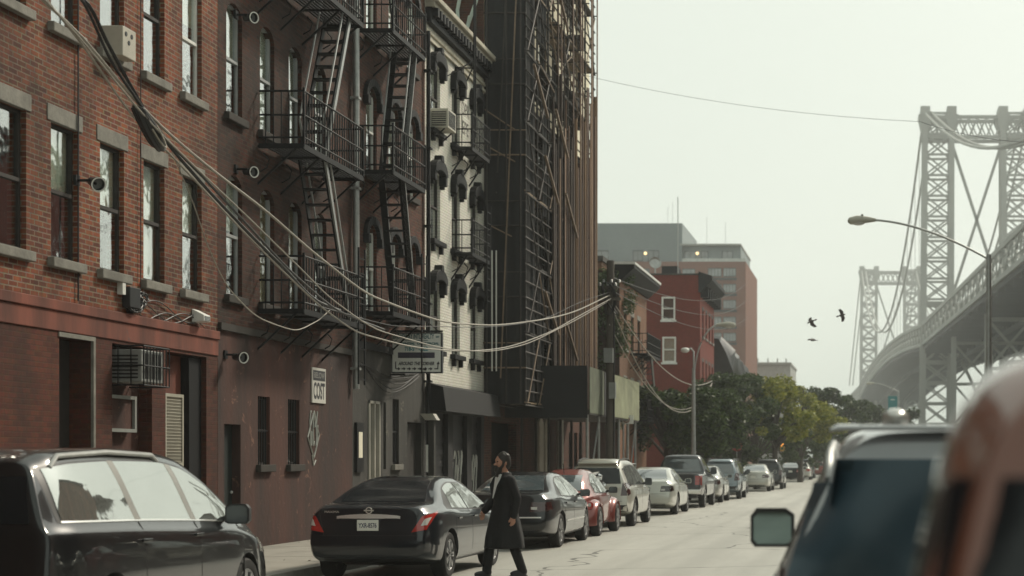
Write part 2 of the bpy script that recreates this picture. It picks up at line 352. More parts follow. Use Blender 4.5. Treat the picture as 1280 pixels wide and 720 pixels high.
# ------------------------------------------------------------------ buildings
def facade(b, X, y0, y1, z0, z1, ops, depth=.25, mi=0, mr=0):
    ys = sorted({y0, y1, *[o[0] for o in ops], *[o[1] for o in ops]}); zs = sorted({z0, z1, *[o[2] for o in ops], *[o[3] for o in ops]})
    ys = [y for y in ys if y0 <= y <= y1]; zs = [z for z in zs if z0 <= z <= z1]
    for i in range(len(ys)-1):
        for j in range(len(zs)-1):
            cy = (ys[i]+ys[i+1])/2; cz = (zs[j]+zs[j+1])/2
            if any(o[0] < cy < o[1] and o[2] < cz < o[3] for o in ops): continue
            b.quad((X, ys[i], zs[j]), (X, ys[i+1], zs[j]), (X, ys[i+1], zs[j+1]), (X, ys[i], zs[j+1]), mi)
    for a, c, d, e in ops:
        D = X-depth
        b.quad((X, a, d), (D, a, d), (D, a, e), (X, a, e), mr); b.quad((X, c, d), (X, c, e), (D, c, e), (D, c, d), mr)
        b.quad((X, a, e), (D, a, e), (D, c, e), (X, c, e), mr); b.quad((X, a, d), (X, c, d), (D, c, d), (D, a, d), mr)
def shell(b, X, y0, y1, h, back, mi=0, z0=0, sides=(True, True), roofmi=None):
    if sides[0]: b.quad((X, y0, z0), (X, y0, h), (X-back, y0, h), (X-back, y0, z0), mi)
    if sides[1]: b.quad((X, y1, z0), (X-back, y1, z0), (X-back, y1, h), (X, y1, h), mi)
    b.quad((X, y0, h), (X, y1, h), (X-back, y1, h), (X-back, y0, h), mi if roofmi is None else roofmi)
    b.quad((X-back, y0, z0), (X-back, y0, h), (X-back, y1, h), (X-back, y1, z0), mi)
def window(root, X, a, c, d, e, fm=WHITE, blind=0, bm_=None, sill=STONE, lintel=None, arch=None, hood=None, lower=0, split=.5, fr=.05, bars=None):
    f = MB(); x0, x1 = X-.135, X-.075
    f.box(x0, x1, a+.004, a+fr, d+.004, e-.004); f.box(x0, x1, c-fr, c-.004, d+.004, e-.004)
    f.box(x0, x1, a+fr, c-fr, d+.004, d+fr); f.box(x0, x1, a+fr, c-fr, e-fr, e-.004)
    zm = d+(e-d)*split
    f.box(x0+.005, x1+.02, a+fr, c-fr, zm-.025, zm+.025)
    wo = f.build('window', fm, root)
    p = MB(); p.box(X-.117, X-.111, a+fr-.01, c-fr+.01, zm, e-fr+.01); p.box(X-.100, X-.094, a+fr-.01, c-fr+.01, d+fr-.01, zm); p.build('pane', GLASS, wo)
    if blind:
        q = MB(); q.box(X-.158, X-.150, a+.03, c-.03, e-(e-d)*blind, e-.03); q.build('blind', bm_ or CREAM, wo)
    if lower:
        q = MB(); q.box(X-.158, X-.150, a+.03, c-.03, d+.03, d+(e-d)*lower); q.build('curtain', bm_ or CREAM, wo)
    if sill:
        q = MB(); q.box(X-.07, X+.09, a-.09, c+.09, d-.13, d+.002); q.build('sill', sill, wo, bevel=.012)
    if lintel:
        q = MB(); q.box(X-.06, X+.015, a-.11, c+.11, e-.002, e+.22); q.build('lintel', lintel, wo, bevel=.008)
    if arch:                                                # segmental brick arch with a dark tympanum
        q = MB(); mid = (a+c)/2; hw = (c-a)/2; rise = .26; n = 10
        up = [(X+.001, mid+hw*math.cos(math.pi*i/n), e-rise+rise*math.sin(math.pi*i/n)) for i in range(n+1)]
        for i in range(n):
            A, B = up[i], up[i+1]
            q.prism([A, B, (X+.001, B[1], e+.003), (X+.001, A[1], e+.003)], (-.245, 0, 0))
        q.build('arch', arch, wo)
    if hood:                                                # heavy bracketed hood
        q = MB(); mid = (a+c)/2; hw = (c-a)/2+.13; n = 12
        out = [(X-.02, mid+hw*math.cos(math.pi*i/n), e-.02+.34*math.sin(math.pi*i/n)**.8) for i in range(n+1)]
        inn = [(X-.02, mid+(hw-.15)*math.cos(math.pi*i/n), e-.06+.12*math.sin(math.pi*i/n)) for i in range(n+1)]
        for i in range(n): q.prism([out[i], out[i+1], inn[i+1], inn[i]], (.20, 0, 0))
        for s in (-1, 1):
            y_ = mid+s*(hw-.085); q.box(X-.02, X+.16, y_-.085, y_+.085, e-.26, e-.015); q.box(X-.02, X+.10, y_-.05, y_+.05, e-.34, e-.26)
        q.prism([(X-.02, mid-.13, e+.28), (X-.02, mid+.13, e+.28), (X-.02, mid+.07, e+.44), (X-.02, mid-.07, e+.44)], (.22, 0, 0))
        q.build('hood', hood, wo, bevel=.015)
        q = MB(); q.box(X-.10, X+.14, a-.14, c+.14, d-.12, d+.002)
        for s in (a+.02, c-.14): q.box(X-.02, X+.10, s, s+.12, d-.3, d-.12)
        q.build('sill', hood, wo, bevel=.012)
    if bars:
        q = MB(); n = 5
        for i in range(n): y_ = a+(c-a)*(i+.5)/n; q.box(X-.06, X-.045, y_-.008, y_+.008, d, e)
        q.box(X-.065, X-.04, a, c, d+(e-d)*.5-.012, d+(e-d)*.5+.012); q.build('bar', IRON, wo)
    return wo
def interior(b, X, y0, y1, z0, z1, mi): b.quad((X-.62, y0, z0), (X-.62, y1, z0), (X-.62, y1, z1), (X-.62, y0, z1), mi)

# --- A: orange brick house, nearest on the left
rA = thing('brick_house', 'orange brick house with grey stone lintels and red painted ground floor', 'building', (XF, 21, 0))
colsA = [(16.36, 17.11), (17.75, 18.5), (19.15, 19.9), (20.54, 21.29), (21.93, 22.68), (23.32, 24.07), (24.71, 25.44), (26.10, 26.85)]
opsA = [(a, c, z, e) for a, c in colsA for z, e in ((4.42, 6.25), (7.56, 9.4), (10.7, 12.5))]
gA = [(22.15, 23.12, .15, 3.4), (23.69, 25.0, .15, 3.4), (25.48, 27.04, .15, 3.4), (18.6, 20.4, .15, 3.3)]
b = MB(); facade(b, XF, 14, 27.5, 3.78, 14, opsA, mi=0); facade(b, XF, 14, 27.5, 0, 3.78, gA, depth=.5, mi=1, mr=1)
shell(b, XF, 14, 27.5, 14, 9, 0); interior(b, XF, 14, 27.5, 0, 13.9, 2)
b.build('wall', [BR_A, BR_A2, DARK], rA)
b = MB(); b.box(XF-.05, XF+.05, 14, 27.49, 3.72, 3.86); b.box(XF-.05, XF+.022, 14, 27.49, 3.45, 3.72); b.build('ledge', STUCCO_HI, rA, bevel=.01)
kinds = {5: [(.55, 0), (.5, 0), (.4, 0)], 6: [(.97, 0), (0, 0), (.5, 0)], 7: [(.52, 0), (.35, 0), (0, 0)]}
for i, (a, c) in enumerate(colsA):
    for k, (z, e) in enumerate(((4.42, 6.25), (7.56, 9.4), (10.7, 12.5))):
        bl, lo = kinds.get(i, [(random.choice([0, .5, .9]), 0)]*3)[k]
        window(rA, XF, a, c, z, e, fm=WOOD_DK if (i, k) != (7, 1) else WHITE, blind=bl, lower=lo, lintel=STONE)
# ground floor: door panels, mesh gate, boarded recess
b = MB(); b.box(XF-.28, XF-.20, 23.7, 24.99, .15, 3.38); b.build('recess_panel', STUCCO, rA)
b = MB(); b.box(XF-.28, XF-.22, 25.49, 27.03, .15, 3.38); b.build('recess_panel', STUCCO_HI, rA)
b = MB(); b.box(XF-.36, XF-.33, 22.17, 23.1, .15, 3.38); d1 = b.build('door', WOOD_DK, rA)
b = MB(); b.box(XF-.02, XF+.02, 23.09, 23.15, .15, 3.44); b.box(XF-.02, XF+.02, 22.12, 23.09, 3.38, 3.44); b.build('door_frame', STONE, d1)
b = MB()                                                   # pale mesh gate
g0, g1 = 25.52, 26.2
for y_ in (g0, g1-.05): b.box(XF-.06, XF-.02, y_, y_+.05, .2, 2.75)
for z_ in (.2, 1.62, 2.70): b.box(XF-.06, XF-.02, g0+.05, g1-.05, z_, z_+.05)
for i in range(16): y_ = g0+.05+(g1-g0-.1)*i/16; b.box(XF-.05, XF-.04, y_, y_+.012, .25, 2.7)
for i in range(48): z_ = .25+2.45*i/48; b.box(XF-.045, XF-.035, g0+.05, g1-.05, z_, z_+.014)
b.build('mesh_gate', pbr('pale_mesh', (.42, .40, .33), .6, metal=.2, var=.2), rA)
b = MB(); b.box(XF-.219, XF-.08, 26.55, 27.02, .15, 3.37); b.build('recess_post', IRON, rA)
b = MB(); b.box(XF-.20, XF-.10, 23.72, 24.62, 2.12, 2.66, 0)
hb = b.build('hatch', STUCCO, rA)
b = MB()
for q in ((23.72, 24.62, 2.12, 2.17), (23.72, 24.62, 2.61, 2.66), (23.72, 23.78, 2.17, 2.61), (24.56, 24.62, 2.17, 2.61)): b.box(XF-.10, XF-.06, *q)
b.build('frame', pbr('grey_trim', (.30, .31, .29), .6), hb)
def aircon(name_label, y0, y1, x1, z0, z1, mat, cage=False, x0=XF-.05):
    r = thing('air_conditioner', name_label, 'air conditioner', (x0, y0, z0))
    b = MB(); b.box(x0, x1, y0, y1, z0, z1); b.build('case', mat, r, bevel=.012)
    b = MB(); n = 7
    for i in range(n):
        z_ = z0+.05+(z1-z0-.1)*i/n; b.box(x0+.06, x1-.05, y0-.012, y0+.002, z_, z_+(z1-z0)*.05)
    for i in range(9):
        y_ = y0+.05+(y1-y0-.1)*i/9; b.box(x1-.002, x1+.008, y_, y_+.03, z0+.05, z1-.05)
    b.build('grille', PLASTIC, r)
    if cage:
        b = MB()
        for i in range(9): y_ = y0-.06+(y1-y0+.12)*i/8; b.tube([(x1+.06, y_, z0-.05), (x1+.06, y_, z1+.05)], .009, 5)
        for i in range(5): x_ = x0+(x1+.06-x0)*i/4; b.tube([(x_, y0-.06, z0-.05), (x_, y0-.06, z1+.05)], .009, 5)
        for z_ in (z0-.05, (z0+z1)/2, z1+.05): b.tube([(x0, y0-.06, z_), (x1+.06, y0-.06, z_), (x1+.06, y1+.06, z_), (x0, y1+.06, z_)], .012, 5)
        b.build('cage', IRON, r)
    else:
        b = MB()
        for y_ in (y0+.06, y1-.06): b.bar((XF, y_, z0-.3), (x1-.1, y_, z0-.01), .03)
        b.build('bracket', IRON, r)
    return r
ACM = pbr('aircon_beige', (.48, .45, .38), .6, var=.2, vs=4)
aircon('grey air conditioner in a bar cage above the ground floor hatch', 23.88, 24.62, XF+.34, 2.85, 3.32, pbr('aircon_grey', (.28, .29, .28), .6, var=.3, vs=5), True, XF-.35)
r = thing('exhaust_box', 'pale vent box with dark holes under a top window', 'vent', (XF, 23.6, 7.5))
b = MB(); b.box(XF-.1, XF+.26, 23.46, 23.88, 7.5, 7.93); b.build('case', ACM, r, bevel=.012)
b = MB()
for dy, dz in ((.1, .33), (.28, .33), (.19, .22)): b.lathe((XF+.255, 23.46+dy, 7.5+dz), (1, 0, 0), [(.001, .012), (.035, .012), (.035, 0)], 10)
b.build('hole', PLASTIC, r)
def floodlamp(label, px, py, face, X=XF, arm=.3, rr=.095):
    Y = YX(px, X+.3); z = ZY(py, Y); r = thing('flood_lamp', label, 'lamp', (X, Y, z))
    b = MB(); b.tube([(X-.01, Y, z+.05), (X+.2, Y, z+.05), (X+.28, Y, z)], .02, 6); b.box(X-.01, X+.03, Y-.06, Y+.06, z-.02, z+.12); b.build('arm', IRON, r)
    c = Vector((X+.3, Y, z)); ax = Vector(face).normalized()
    b = MB(); b.lathe(c-ax*.2, ax, [(.001, 0), (.06, .01), (rr*.7, .12), (rr, .2), (rr, .23), (rr*.86, .23), (rr*.8, .19)], 18); b.build('housing', PLASTIC, r, smooth=True)
    b = MB(); b.lathe(c-ax*.2, ax, [(rr*1.0, .225), (rr*1.04, .24), (rr*.86, .24), (rr*.84, .2)], 18); b.build('rim', WHITE, r, smooth=True)
    b = MB(); b.lathe(c-ax*.2, ax, [(.001, .17), (rr*.8, .17), (rr*.8, .15)], 18); b.build('lens', pbr('lamp_glass', (.16, .17, .17), .15, coat=1), r)
    return r
floodlamp('round flood lamp on the orange brick wall beside a window', 122, 230, (.6, -.5, -.25), rr=.1)
floodlamp('topmost round flood lamp on the sooty brick tenement', 316, 22, (.8, -.45, -.1))
floodlamp('round flood lamp between the two upper window rows of the sooty tenement', 316, 215, (.8, -.45, -.1))
floodlamp('lowest round flood lamp above the narrow dark door', 303, 447, (.8, -.45, -.1))
r = thing('wall_lamp', 'small white box lamp on the brick ledge under a sill', 'lamp', (XF, 26.6, 3.95))
b = MB(); b.prism([(XF, 26.45, 4.15), (XF, 26.45, 3.93), (XF+.2, 26.45, 3.95), (XF+.2, 26.45, 4.05)], (0, .26, 0)); b.build('case', WHITE, r, bevel=.01)
b = MB(); b.box(XF+.2, XF+.206, 26.48, 26.68, 3.965, 4.035); b.build('lens', pbr('lamp_glass', (.2, .2, .2), .2), r)
r = thing('cable_box', 'black utility box with tangled cables on the orange brick wall', 'utility box', (XF, 24.1, 3.9))
b = MB(); b.box(XF, XF+.12, 24.0, 24.35, 3.95, 4.25); b.build('case', PLASTIC, r, bevel=.01)
b = MB(); b.box(XF, XF+.08, 23.85, 23.95, 4.12, 4.32); b.build('meter', WHITE, r)
b = MB()
for k in range(9):
    a = random.random()*6; pts = [(XF+.06+.05*math.sin(t*3+k), 24.35+.32*math.cos(a+t*.9)*(.5+.06*k), 4.05+.16*math.sin(a+t*1.1)) for t in np.linspace(0, 6, 24)]
    b.tube(pts, .011, 4)
for k in range(4):
    pts = [(XF+.03, 24.5+2.6*t, 4.02+.12*math.sin(t*7+k*1.7)-.05*k) for t in np.linspace(0, 1, 20)]; b.tube(pts, .009, 4)
b.build('cable_tangle', CABLE, r)
b = MB(); b.tube([(XF+.03, 22.62, 3.9), (XF+.03, 22.62, 9.5)], .012, 5); b.tube([(XF+.03, 24.55, 3.9), (XF+.03, 24.55, 10)], .008, 5); b.build('riser_cable', CABLE, r)

# --- B: sooty brick tenement
rB = thing('tenement', 'sooty brown brick tenement with arched windows over red stucco ground floor', 'building', (XF, 31, 0))
colsB = [(27.87, 28.57), (29.40, 30.10), (30.85, 31.54), (32.27, 32.97)]
lvB = [(4.52, 6.6), (7.62, 9.55), (10.7, 12.6)]
opsB = [(a, c, z, e) for a, c in colsB for z, e in lvB]
gB = [(27.78, 28.5, .15, 2.32), (29.3, 29.88, 1.62, 2.85), (30.8, 31.42, 1.62, 2.85)]
b = MB(); facade(b, XF, 27.51, 34.6, 3.95, 15.4, opsB, mi=0); facade(b, XF, 27.51, 34.6, 0, 3.95, gB, mi=1, mr=1)
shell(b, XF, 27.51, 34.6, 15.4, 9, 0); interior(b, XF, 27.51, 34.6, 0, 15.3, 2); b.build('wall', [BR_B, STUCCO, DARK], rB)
b = MB(); b.box(XF-.05, XF+.06, 27.52, 34.59, 3.9, 4.02); b.build('ledge', pbr('sooty_stone', (.04, .035, .03), .9), rB)
b = MB(); b.box(XF-.3, XF+.55, 27.52, 34.59, 15.4, 15.7); b.box(XF-.3, XF+.4, 27.52, 34.59, 15.05, 15.4); b.build('cornice', IRON, rB, bevel=.02)
bk = {(0, 0): (.45, .0), (1, 0): (.5, .45), (2, 0): (.95, 0), (3, 0): (.6, 0), (0, 1): (.5, 0), (1, 1): (.48, .46), (2, 1): (.95, 0), (3, 1): (.9, 0)}
TAN = pbr('tan_curtain', (.50, .38, .20), .9, var=.2)
for i, (a, c) in enumerate(colsB):
    for k, (z, e) in enumerate(lvB):
        bl, lo = bk.get((i, k), (.5, 0))
        window(rB, XF, a, c, z, e, fm=pbr('grey_frame', (.35, .36, .36), .5), blind=bl, lower=lo, bm_=TAN if (i, k) in ((1, 0), (2, 0)) else None, arch=BR_B, sill=pbr('sooty_stone', (.04, .035, .03), .9))
for a, c, z, e in gB[1:]: window(rB, XF, a, c, z, e, fm=WOOD_DK, sill=pbr('sooty_stone', (.04, .035, .03), .9), bars=True)
b = MB(); b.box(XF-.2, XF-.15, 27.79, 28.49, .15, 2.31); d_ = b.build('door', pbr('dark_green_door', (.012, .02, .02), .6), rB)
b = MB(); b.ball((XF-.12, 28.4, 1.15), .03, 8); b.build('handle', GALV, d_)
def fire_escape(label, y0, y1, levels, X=XF, prot=1.1, rail=.95, stairs=True, top=None, post=None):
    r = thing('fire_escape', label, 'fire escape', (X, (y0+y1)/2, levels[0]), group='iron fire escapes on the tenement fronts')
    x1 = X+prot
    for li, z in enumerate(levels):
        b = MB(); n = int(prot/.075)
        for i in range(n): xx = X+.06+i*(prot-.08)/n; b.box(xx, xx+.042, y0, y1, z-.02, z)
        b.box(X+.02, x1, y0-.03, y0, z-.08, z+.01); b.box(X+.02, x1, y1, y1+.03, z-.08, z+.01); b.box(x1-.03, x1+.01, y0, y1, z-.09, z+.01)
        k = max(3, int((y1-y0)/1.1)+1)
        for i in range(k): yy = y0+(y1-y0)*i/(k-1); b.box(X+.0, x1, yy-.02, yy+.02, z-.06, z-.021)
        b.build('platform', IRON, r)
        b = MB()
        for zz in (z+.12, z+rail*.55, z+rail): b.tube([(X+.02, y0, zz), (x1, y0, zz), (x1, y1, zz), (X+.02, y1, zz)], .019, 5)
        m = int((y1-y0)/.14)
        for i in range(m+1): yy = y0+(y1-y0)*i/m; b.bar((x1, yy, z), (x1, yy, z+rail), .017)
        for i in range(1, int(prot/.14)):
            for yy in (y0, y1): b.bar((X+i*.14, yy, z), (X+i*.14, yy, z+rail), .017)
        for yy in (y0, y1): b.bar((x1, yy, z), (x1, yy, z+rail+.06), .04)
        b.build('railing', IRON, r)
        for i in range(k):
            yy = y0+(y1-y0)*i/(k-1); b = MB(); b.bar((X-.01, yy, z-.72), (x1-.12, yy, z-.06), .035)
            b.tube([(X+.02, yy, z-.5), (X+.16, yy, z-.42), (X+.2, yy, z-.28), (X+.1, yy, z-.16)], .014, 4)
            b.build('bracket', IRON, r)
        if stairs and li+1 < len(levels):
            zb, zt = z, levels[li+1]; s0, s1 = (y1-.5, y0+(y1-y0)*.42) if li % 2 == 0 else (y0+(y1-y0)*.42, y1-.5)
            b = MB(); xa, xb = X+prot*.3, X+prot*.85
            for xx in (xa, xb): b.tube([(xx, s0, zb+.75), (xx, s1, zt+.75)], .02, 5)
            b.bar((xb+.03, s0, zb), (xb+.03, s1, zt), .03, .10); b.build('handrail_lit_stringer', GALV, r)  # the pale metal bar paints the light caught by the stair stringer
            b = MB()
            for xx in (xa, xb): b.bar((xx, s0, zb), (xx, s1, zt), .03, .14)
            n = 11
            for i in range(1, n): t = i/n; b.box(xa, xb, s0+(s1-s0)*t-.1, s0+(s1-s0)*t+.1, zb+(zt-zb)*t-.015, zb+(zt-zb)*t+.015)
            b.build('stair', IRON, r)
    z = levels[0]; b = MB()
    yl = y1-.35
    for yy in (yl, yl+.4): b.bar((x1+.02, yy, z-1.2), (x1+.02, yy, z+1.5), .03)
    for i in range(9): b.bar((x1+.02, yl, z-1.1+i*.3), (x1+.02, yl+.4, z-1.1+i*.3), .02)
    b.build('drop_ladder', IRON, r)
    if top:
        b = MB()
        for yy in (y0+.4, y0+.8): b.bar((x1-.1, yy, levels[-1]), (X+.1, yy, top), .03)
        for i in range(12): t = i/12; b.bar((x1-.1+(X+.1-x1+.1)*t, y0+.4, levels[-1]+(top-levels[-1])*t), (x1-.1+(X+.1-x1+.1)*t, y0+.8, levels[-1]+(top-levels[-1])*t), .02)
        b.build('roof_ladder', IRON, r)
    return r
fire_escape('long black fire escape with stairs on the sooty brick tenement', 29.3, 32.7, [4.4, 7.35, 10.4], prot=.82, top=15.6)

# --- C: red brown tenement with grey stone shopfront
rC = thing('tenement', 'red brown brick tenement with dark grey stone ground floor and tall doors', 'building', (XF, 37.4, 0))
colsC = [(35.55, 36.3), (37.2, 37.95), (38.7, 39.4)]
lvC = [(4.95, 6.85), (7.95, 9.85), (10.95, 12.8)]
opsC = [(a, c, z, e) for a, c in colsC for z, e in lvC]
gC = [(35.68, 36.5, .15, 3.0), (34.2, 34.75, 1.5, 2.35), (37.5, 38.0, 1.6, 3.1), (36.8, 37.0, 1.5, 3.0), (38.7, 39.9, .15, 2.6)]
gC = [g for g in gC if g[0] > 34.9]
b = MB(); facade(b, XF, 34.61, 40.2, 4.2, 15.8, opsC, mi=0); facade(b, XF, 34.61, 40.2, 0, 4.2, gC, mi=1, mr=1)
shell(b, XF, 34.61, 40.2, 15.8, 9, 0); interior(b, XF, 34.61, 40.2, 0, 15.7, 2); b.build('wall', [BR_C, STONE_DK, DARK], rC)
b = MB(); b.box(XF-.3, XF+.5, 34.62, 40.19, 15.8, 16.1); b.build('cornice', IRON, rC, bevel=.02)
b = MB(); b.box(XF-.05, XF+.08, 34.62, 40.19, 4.1, 4.25); b.build('ledge', IRON, rC)
for i, (a, c) in enumerate(colsC):
    for k, (z, e) in enumerate(lvC):
        window(rC, XF, a, c, z, e, fm=WHITE, blind=random.choice([.5, .9, .3]), arch=BR_C, hood=None, sill=pbr('sooty_stone', (.04, .035, .03), .9))
        b = MB(); n = 12; mid = (a+c)/2; hw = (c-a)/2
        for q in range(n):
            t0, t1 = math.pi*q/n, math.pi*(q+1)/n
            P = lambda t, k_: (XF-.01, mid+(hw+k_)*math.cos(t), e-.26+(.26+k_*.9)*math.sin(t))
            b.prism([P(t0, .02), P(t1, .02), P(t1, .2), P(t0, .2)], (.1, 0, 0))
        for s in (-1, 1): b.box(XF-.01, XF+.12, mid+s*(hw+.11)-.1, mid+s*(hw+.11)+.1, e-.45, e-.26)
        b.build('window_arch', IRON, rC, bevel=.01)
b = MB(); b.box(XF-.18, XF-.14, 35.7, 36.48, .15, 2.98); d_ = b.build('door', DARK, rC)
b = MB()
for y_ in (35.69, 36.06, 36.42): b.box(XF-.1, XF+.03, y_, y_+.07, .15, 3.0)
b.box(XF-.1, XF+.03, 35.69, 36.49, 2.94, 3.0); b.box(XF-.02, XF+.3, 35.4, 36.6, .5, .56); b.build('door_frame', pbr('dull_white_frame', (.45, .43, .37), .6), d_)
window(rC, XF, 37.5, 38.0, 1.6, 3.1, fm=WOOD_DK, bars=True); window(rC, XF, 36.8, 37.0, 1.5, 3.0, fm=WOOD_DK, sill=None)
b = MB(); b.box(XF-.2, XF-.14, 38.72, 39.88, .15, 2.58); b.build('door', WOOD_DK, rC)
b = MB(); b.box(XF, XF+.06, 34.75, 35.2, 1.45, 2.5); b.box(XF+.055, XF+.065, 34.85, 35.1, 1.75, 2.3, 1); b.build('noticeboard', [IRON, CREAM], rC)
b = MB()
for k in range(5):
    pts = [(XF+.03+.02*k, 34.9+4.4*t, 3.75-.4*math.sin(math.pi*t)*(.3+.25*k)+.03*math.sin(t*9+k*2)) for t in np.linspace(0, 1, 30)]; b.tube(pts, .010, 4)
b.build('loose_cable', IRON, rC)
fire_escape('black fire escape on the red brown tenement beside the white house', 34.8, 37.3, [4.85, 7.85, 10.85], prot=.8, top=15.9)
for lab, Y, top, m, rr in (('pale grey downpipe between the sooty and red brown tenements', 34.55, 15.2, GALV, .065), ('dark drain pipe at the corner of the white brick house', 40.15, 12.2, IRON, .05)):
    r = thing('downpipe', lab, 'pipe', (XF, Y, .15)); b = MB(); b.tube([(XF+.1, Y, 3.2 if m is GALV else .2), (XF+.1, Y, top)], rr, 10); b.build('pipe', m, r, smooth=True)
    b = MB()
    for i in range(6): z_ = 3.6+i*1.9; b.box(XF, XF+.18, Y-.09, Y+.09, z_, z_+.05)
    b.build('clamp', m, r)

# --- D: white brick house
rD = thing('brick_house', 'white painted brick house with black window hoods and heavy cornice', 'building', (XF, 43.2, 0))
colsD = [(40.72, 41.62), (42.75, 43.6), (44.75, 45.6)]
lvD = [(4.45, 6.15), (7.2, 8.9), (9.95, 11.6)]
opsD = [(a, c, z, e) for a, c in colsD for z, e in lvD]
gD = [(40.6, 42.4, .15, 2.9), (42.9, 44.4, .15, 2.9), (44.9, 46.0, .15, 2.9)]
b = MB(); facade(b, XF, 40.21, 46.3, 3.5, 13.0, opsD, mi=0); facade(b, XF, 40.21, 46.3, 0, 3.5, gD, mi=1, mr=1)
shell(b, XF, 40.21, 46.3, 13.0, 9, 0); interior(b, XF, 40.21, 46.3, 0, 12.9, 2); b.build('wall', [BR_D, pbr('shaded_shopfront', (.022, .022, .024), .85, var=.5), DARK], rD)  # ground-floor shade is painted in as a near-black wall
for a, c in colsD:
    for z, e in lvD: window(rD, XF, a, c, z, e, fm=WOOD_DK, hood=IRON, sill=None, blind=random.choice([0, 0, .3]))
b = MB(); b.box(XF-.3, XF+.34, 40.22, 46.32, 12.95, 13.08); b.box(XF-.3, XF+.24, 40.22, 46.3, 12.82, 12.95); cn = b.build('cornice', pbr('pale_stone_trim', (.5, .46, .37), .8, var=.3), rD, bevel=.02)
b = MB(); b.box(XF-.1, XF+.16, 40.22, 46.3, 12.45, 12.819)
for i in range(20): y_ = 40.3+i*.3; b.box(XF+.1, XF+.3, y_, y_+.15, 12.6, 12.815)
b.build('dentil', IRON, cn)
b = MB(); b.box(XF-.05, XF+.05, 40.22, 46.3, 12.24, 12.33); b.box(XF-.05, XF+.07, 40.22, 46.3, 12.05, 12.12); b.build('string_course', pbr('pale_stone_trim', (.5, .46, .37), .8, var=.3), rD)
for a, c, z, e in gD:
    b = MB(); n = 18
    for i in range(n): b.box(XF-.16+.015*(i % 2), XF-.13+.015*(i % 2), a+.01, c-.01, z+(e-z)*i/n, z+(e-z)*(i+1)/n-.003)
    b.build('shutter', pbr('shaded_shutter', (.010, .011, .013), .6, metal=.2), rD)  # near-black slats carry the ground floor's shade in their colour
b = MB(); b.prism([(XF, 40.3, 3.62), (XF, 40.3, 2.95), (XF+.5, 40.3, 2.9), (XF+.42, 40.3, 3.5)], (0, 5.9, 0)); b.build('shade_mass', pbr('shade_black', (.006, .007, .009), .8), rD)  # no real awning: a dark block added for the shadowed shopfront
# spray-painted scrawls on the shutters and the far parapet
SPRAY = pbr('pale_spray_paint', (.55, .56, .52), .7, var=.2)
def scrawl(label, org, u, v, w_, h_, seed, r=.02, parent=None, n=4, mat=None):
    rnd = random.Random(seed); b = MB(); org = Vector(org); u = Vector(u); v = Vector(v)
    for k in range(n):
        cx = w_*(k+.5)/n; pts = []
        ph = rnd.random()*6
        for t in np.linspace(0, 1, 22):
            a = ph+t*(4.5+rnd.random()); pts.append(org + u*(cx+w_/n*.48*math.cos(a)*(.7+.3*math.sin(3*a+k))) + v*(h_*(.5+.45*math.sin(a*1.0+k*.4))))
        b.tube(pts, r, 4)
    o = b.build('graffiti', mat or SPRAY)
    return tag(o, label, 'graffiti')
scrawl('tall pale spray scrawl on the dark shutter of the white house', (XF-.1, 42.95, .9), (0, 1, 0), (0, 0, 1), 1.3, 1.1, 3)
scrawl('thin pale drips of spray paint on the last shutter before the scaffold', (XF-.1, 45.0, .7), (0, 1, 0), (0, 0, 1), .9, 1.2, 9, n=3)
text('DPR\nEPE', .5, pbr('faded_lettering', (.16, .15, .13), .9), rD, face_street((XF+.004, 44.18, 10.85)), 'painted_lettering', width=.8)
fire_escape('short black balcony fire escape on the white painted house', 42.7, 44.6, [7.1, 9.85], prot=.55, rail=.85, stairs=False, top=None)
aircon('pale window air conditioner on the white painted house', 40.78, 41.56, XF+.42, 9.97, 10.45, pbr('aircon_pale', (.55, .53, .45), .6, var=.2))
r = thing('mast', 'pair of thin black antenna masts in front of the white cornice', 'antenna', (XF, 44, 11))
b = MB()
for y_ in (43.1, 43.25): b.tube([(XF+.5, y_, 10.2), (XF+.5, y_, 16)], .022, 6)
b.build('pole', IRON, r); b = MB()
for z_ in (11.2, 12.0): b.bar((XF, 43.1, z_), (XF+.5, 43.1, z_), .03)
b.bar((XF, 42.3, 11.6), (XF+.5, 43.1, 12.2), .025); b.bar((XF, 43.9, 11.6), (XF+.5, 43.25, 12.2), .025); b.build('stay', IRON, r)

# --- E: the scaffolded house
rE = thing('scaffolded_house', 'tall dark brick house hidden behind scaffolding with cream upper front', 'building', (XF, 54, 0))
opsE = [(a, a+1.0, z, z+1.7) for a in (47.3, 49.5, 51.7, 53.9, 56.1, 58.3, 60.5) for z in (5.0, 8.2, 11.4, 14.6, 17.8)]
gE = [(59.2, 59.9, .15, 2.7), (60.2, 60.9, .15, 2.7), (61.2, 61.9, .15, 2.7), (47.2, 50.5, .15, 2.8)]
b = MB(); facade(b, XF, 46.31, 63.5, 13.0, 24, [o for o in opsE if o[2] > 13], mi=3); facade(b, XF, 46.31, 63.5, 3.2, 13.0, [o for o in opsE if o[2] < 13], mi=0)
facade(b, XF, 46.31, 63.5, 0, 3.2, gE, mi=1, mr=1)
shell(b, XF, 46.31, 63.5, 24, 10, 1); interior(b, XF, 46.31, 63.5, 0, 23.9, 2); b.build('wall', [BR_E, BR_C, DARK, CREAMW], rE)
for a, c, z, e in opsE: window(rE, XF, a, c, z, e, fm=WOOD_DK, sill=STONE_DK, blind=random.choice([0, .4]))
for a, c, z, e in gE[:3]: window(rE, XF, a, c, z, e, fm=WOOD_DK, sill=None, bars=True)
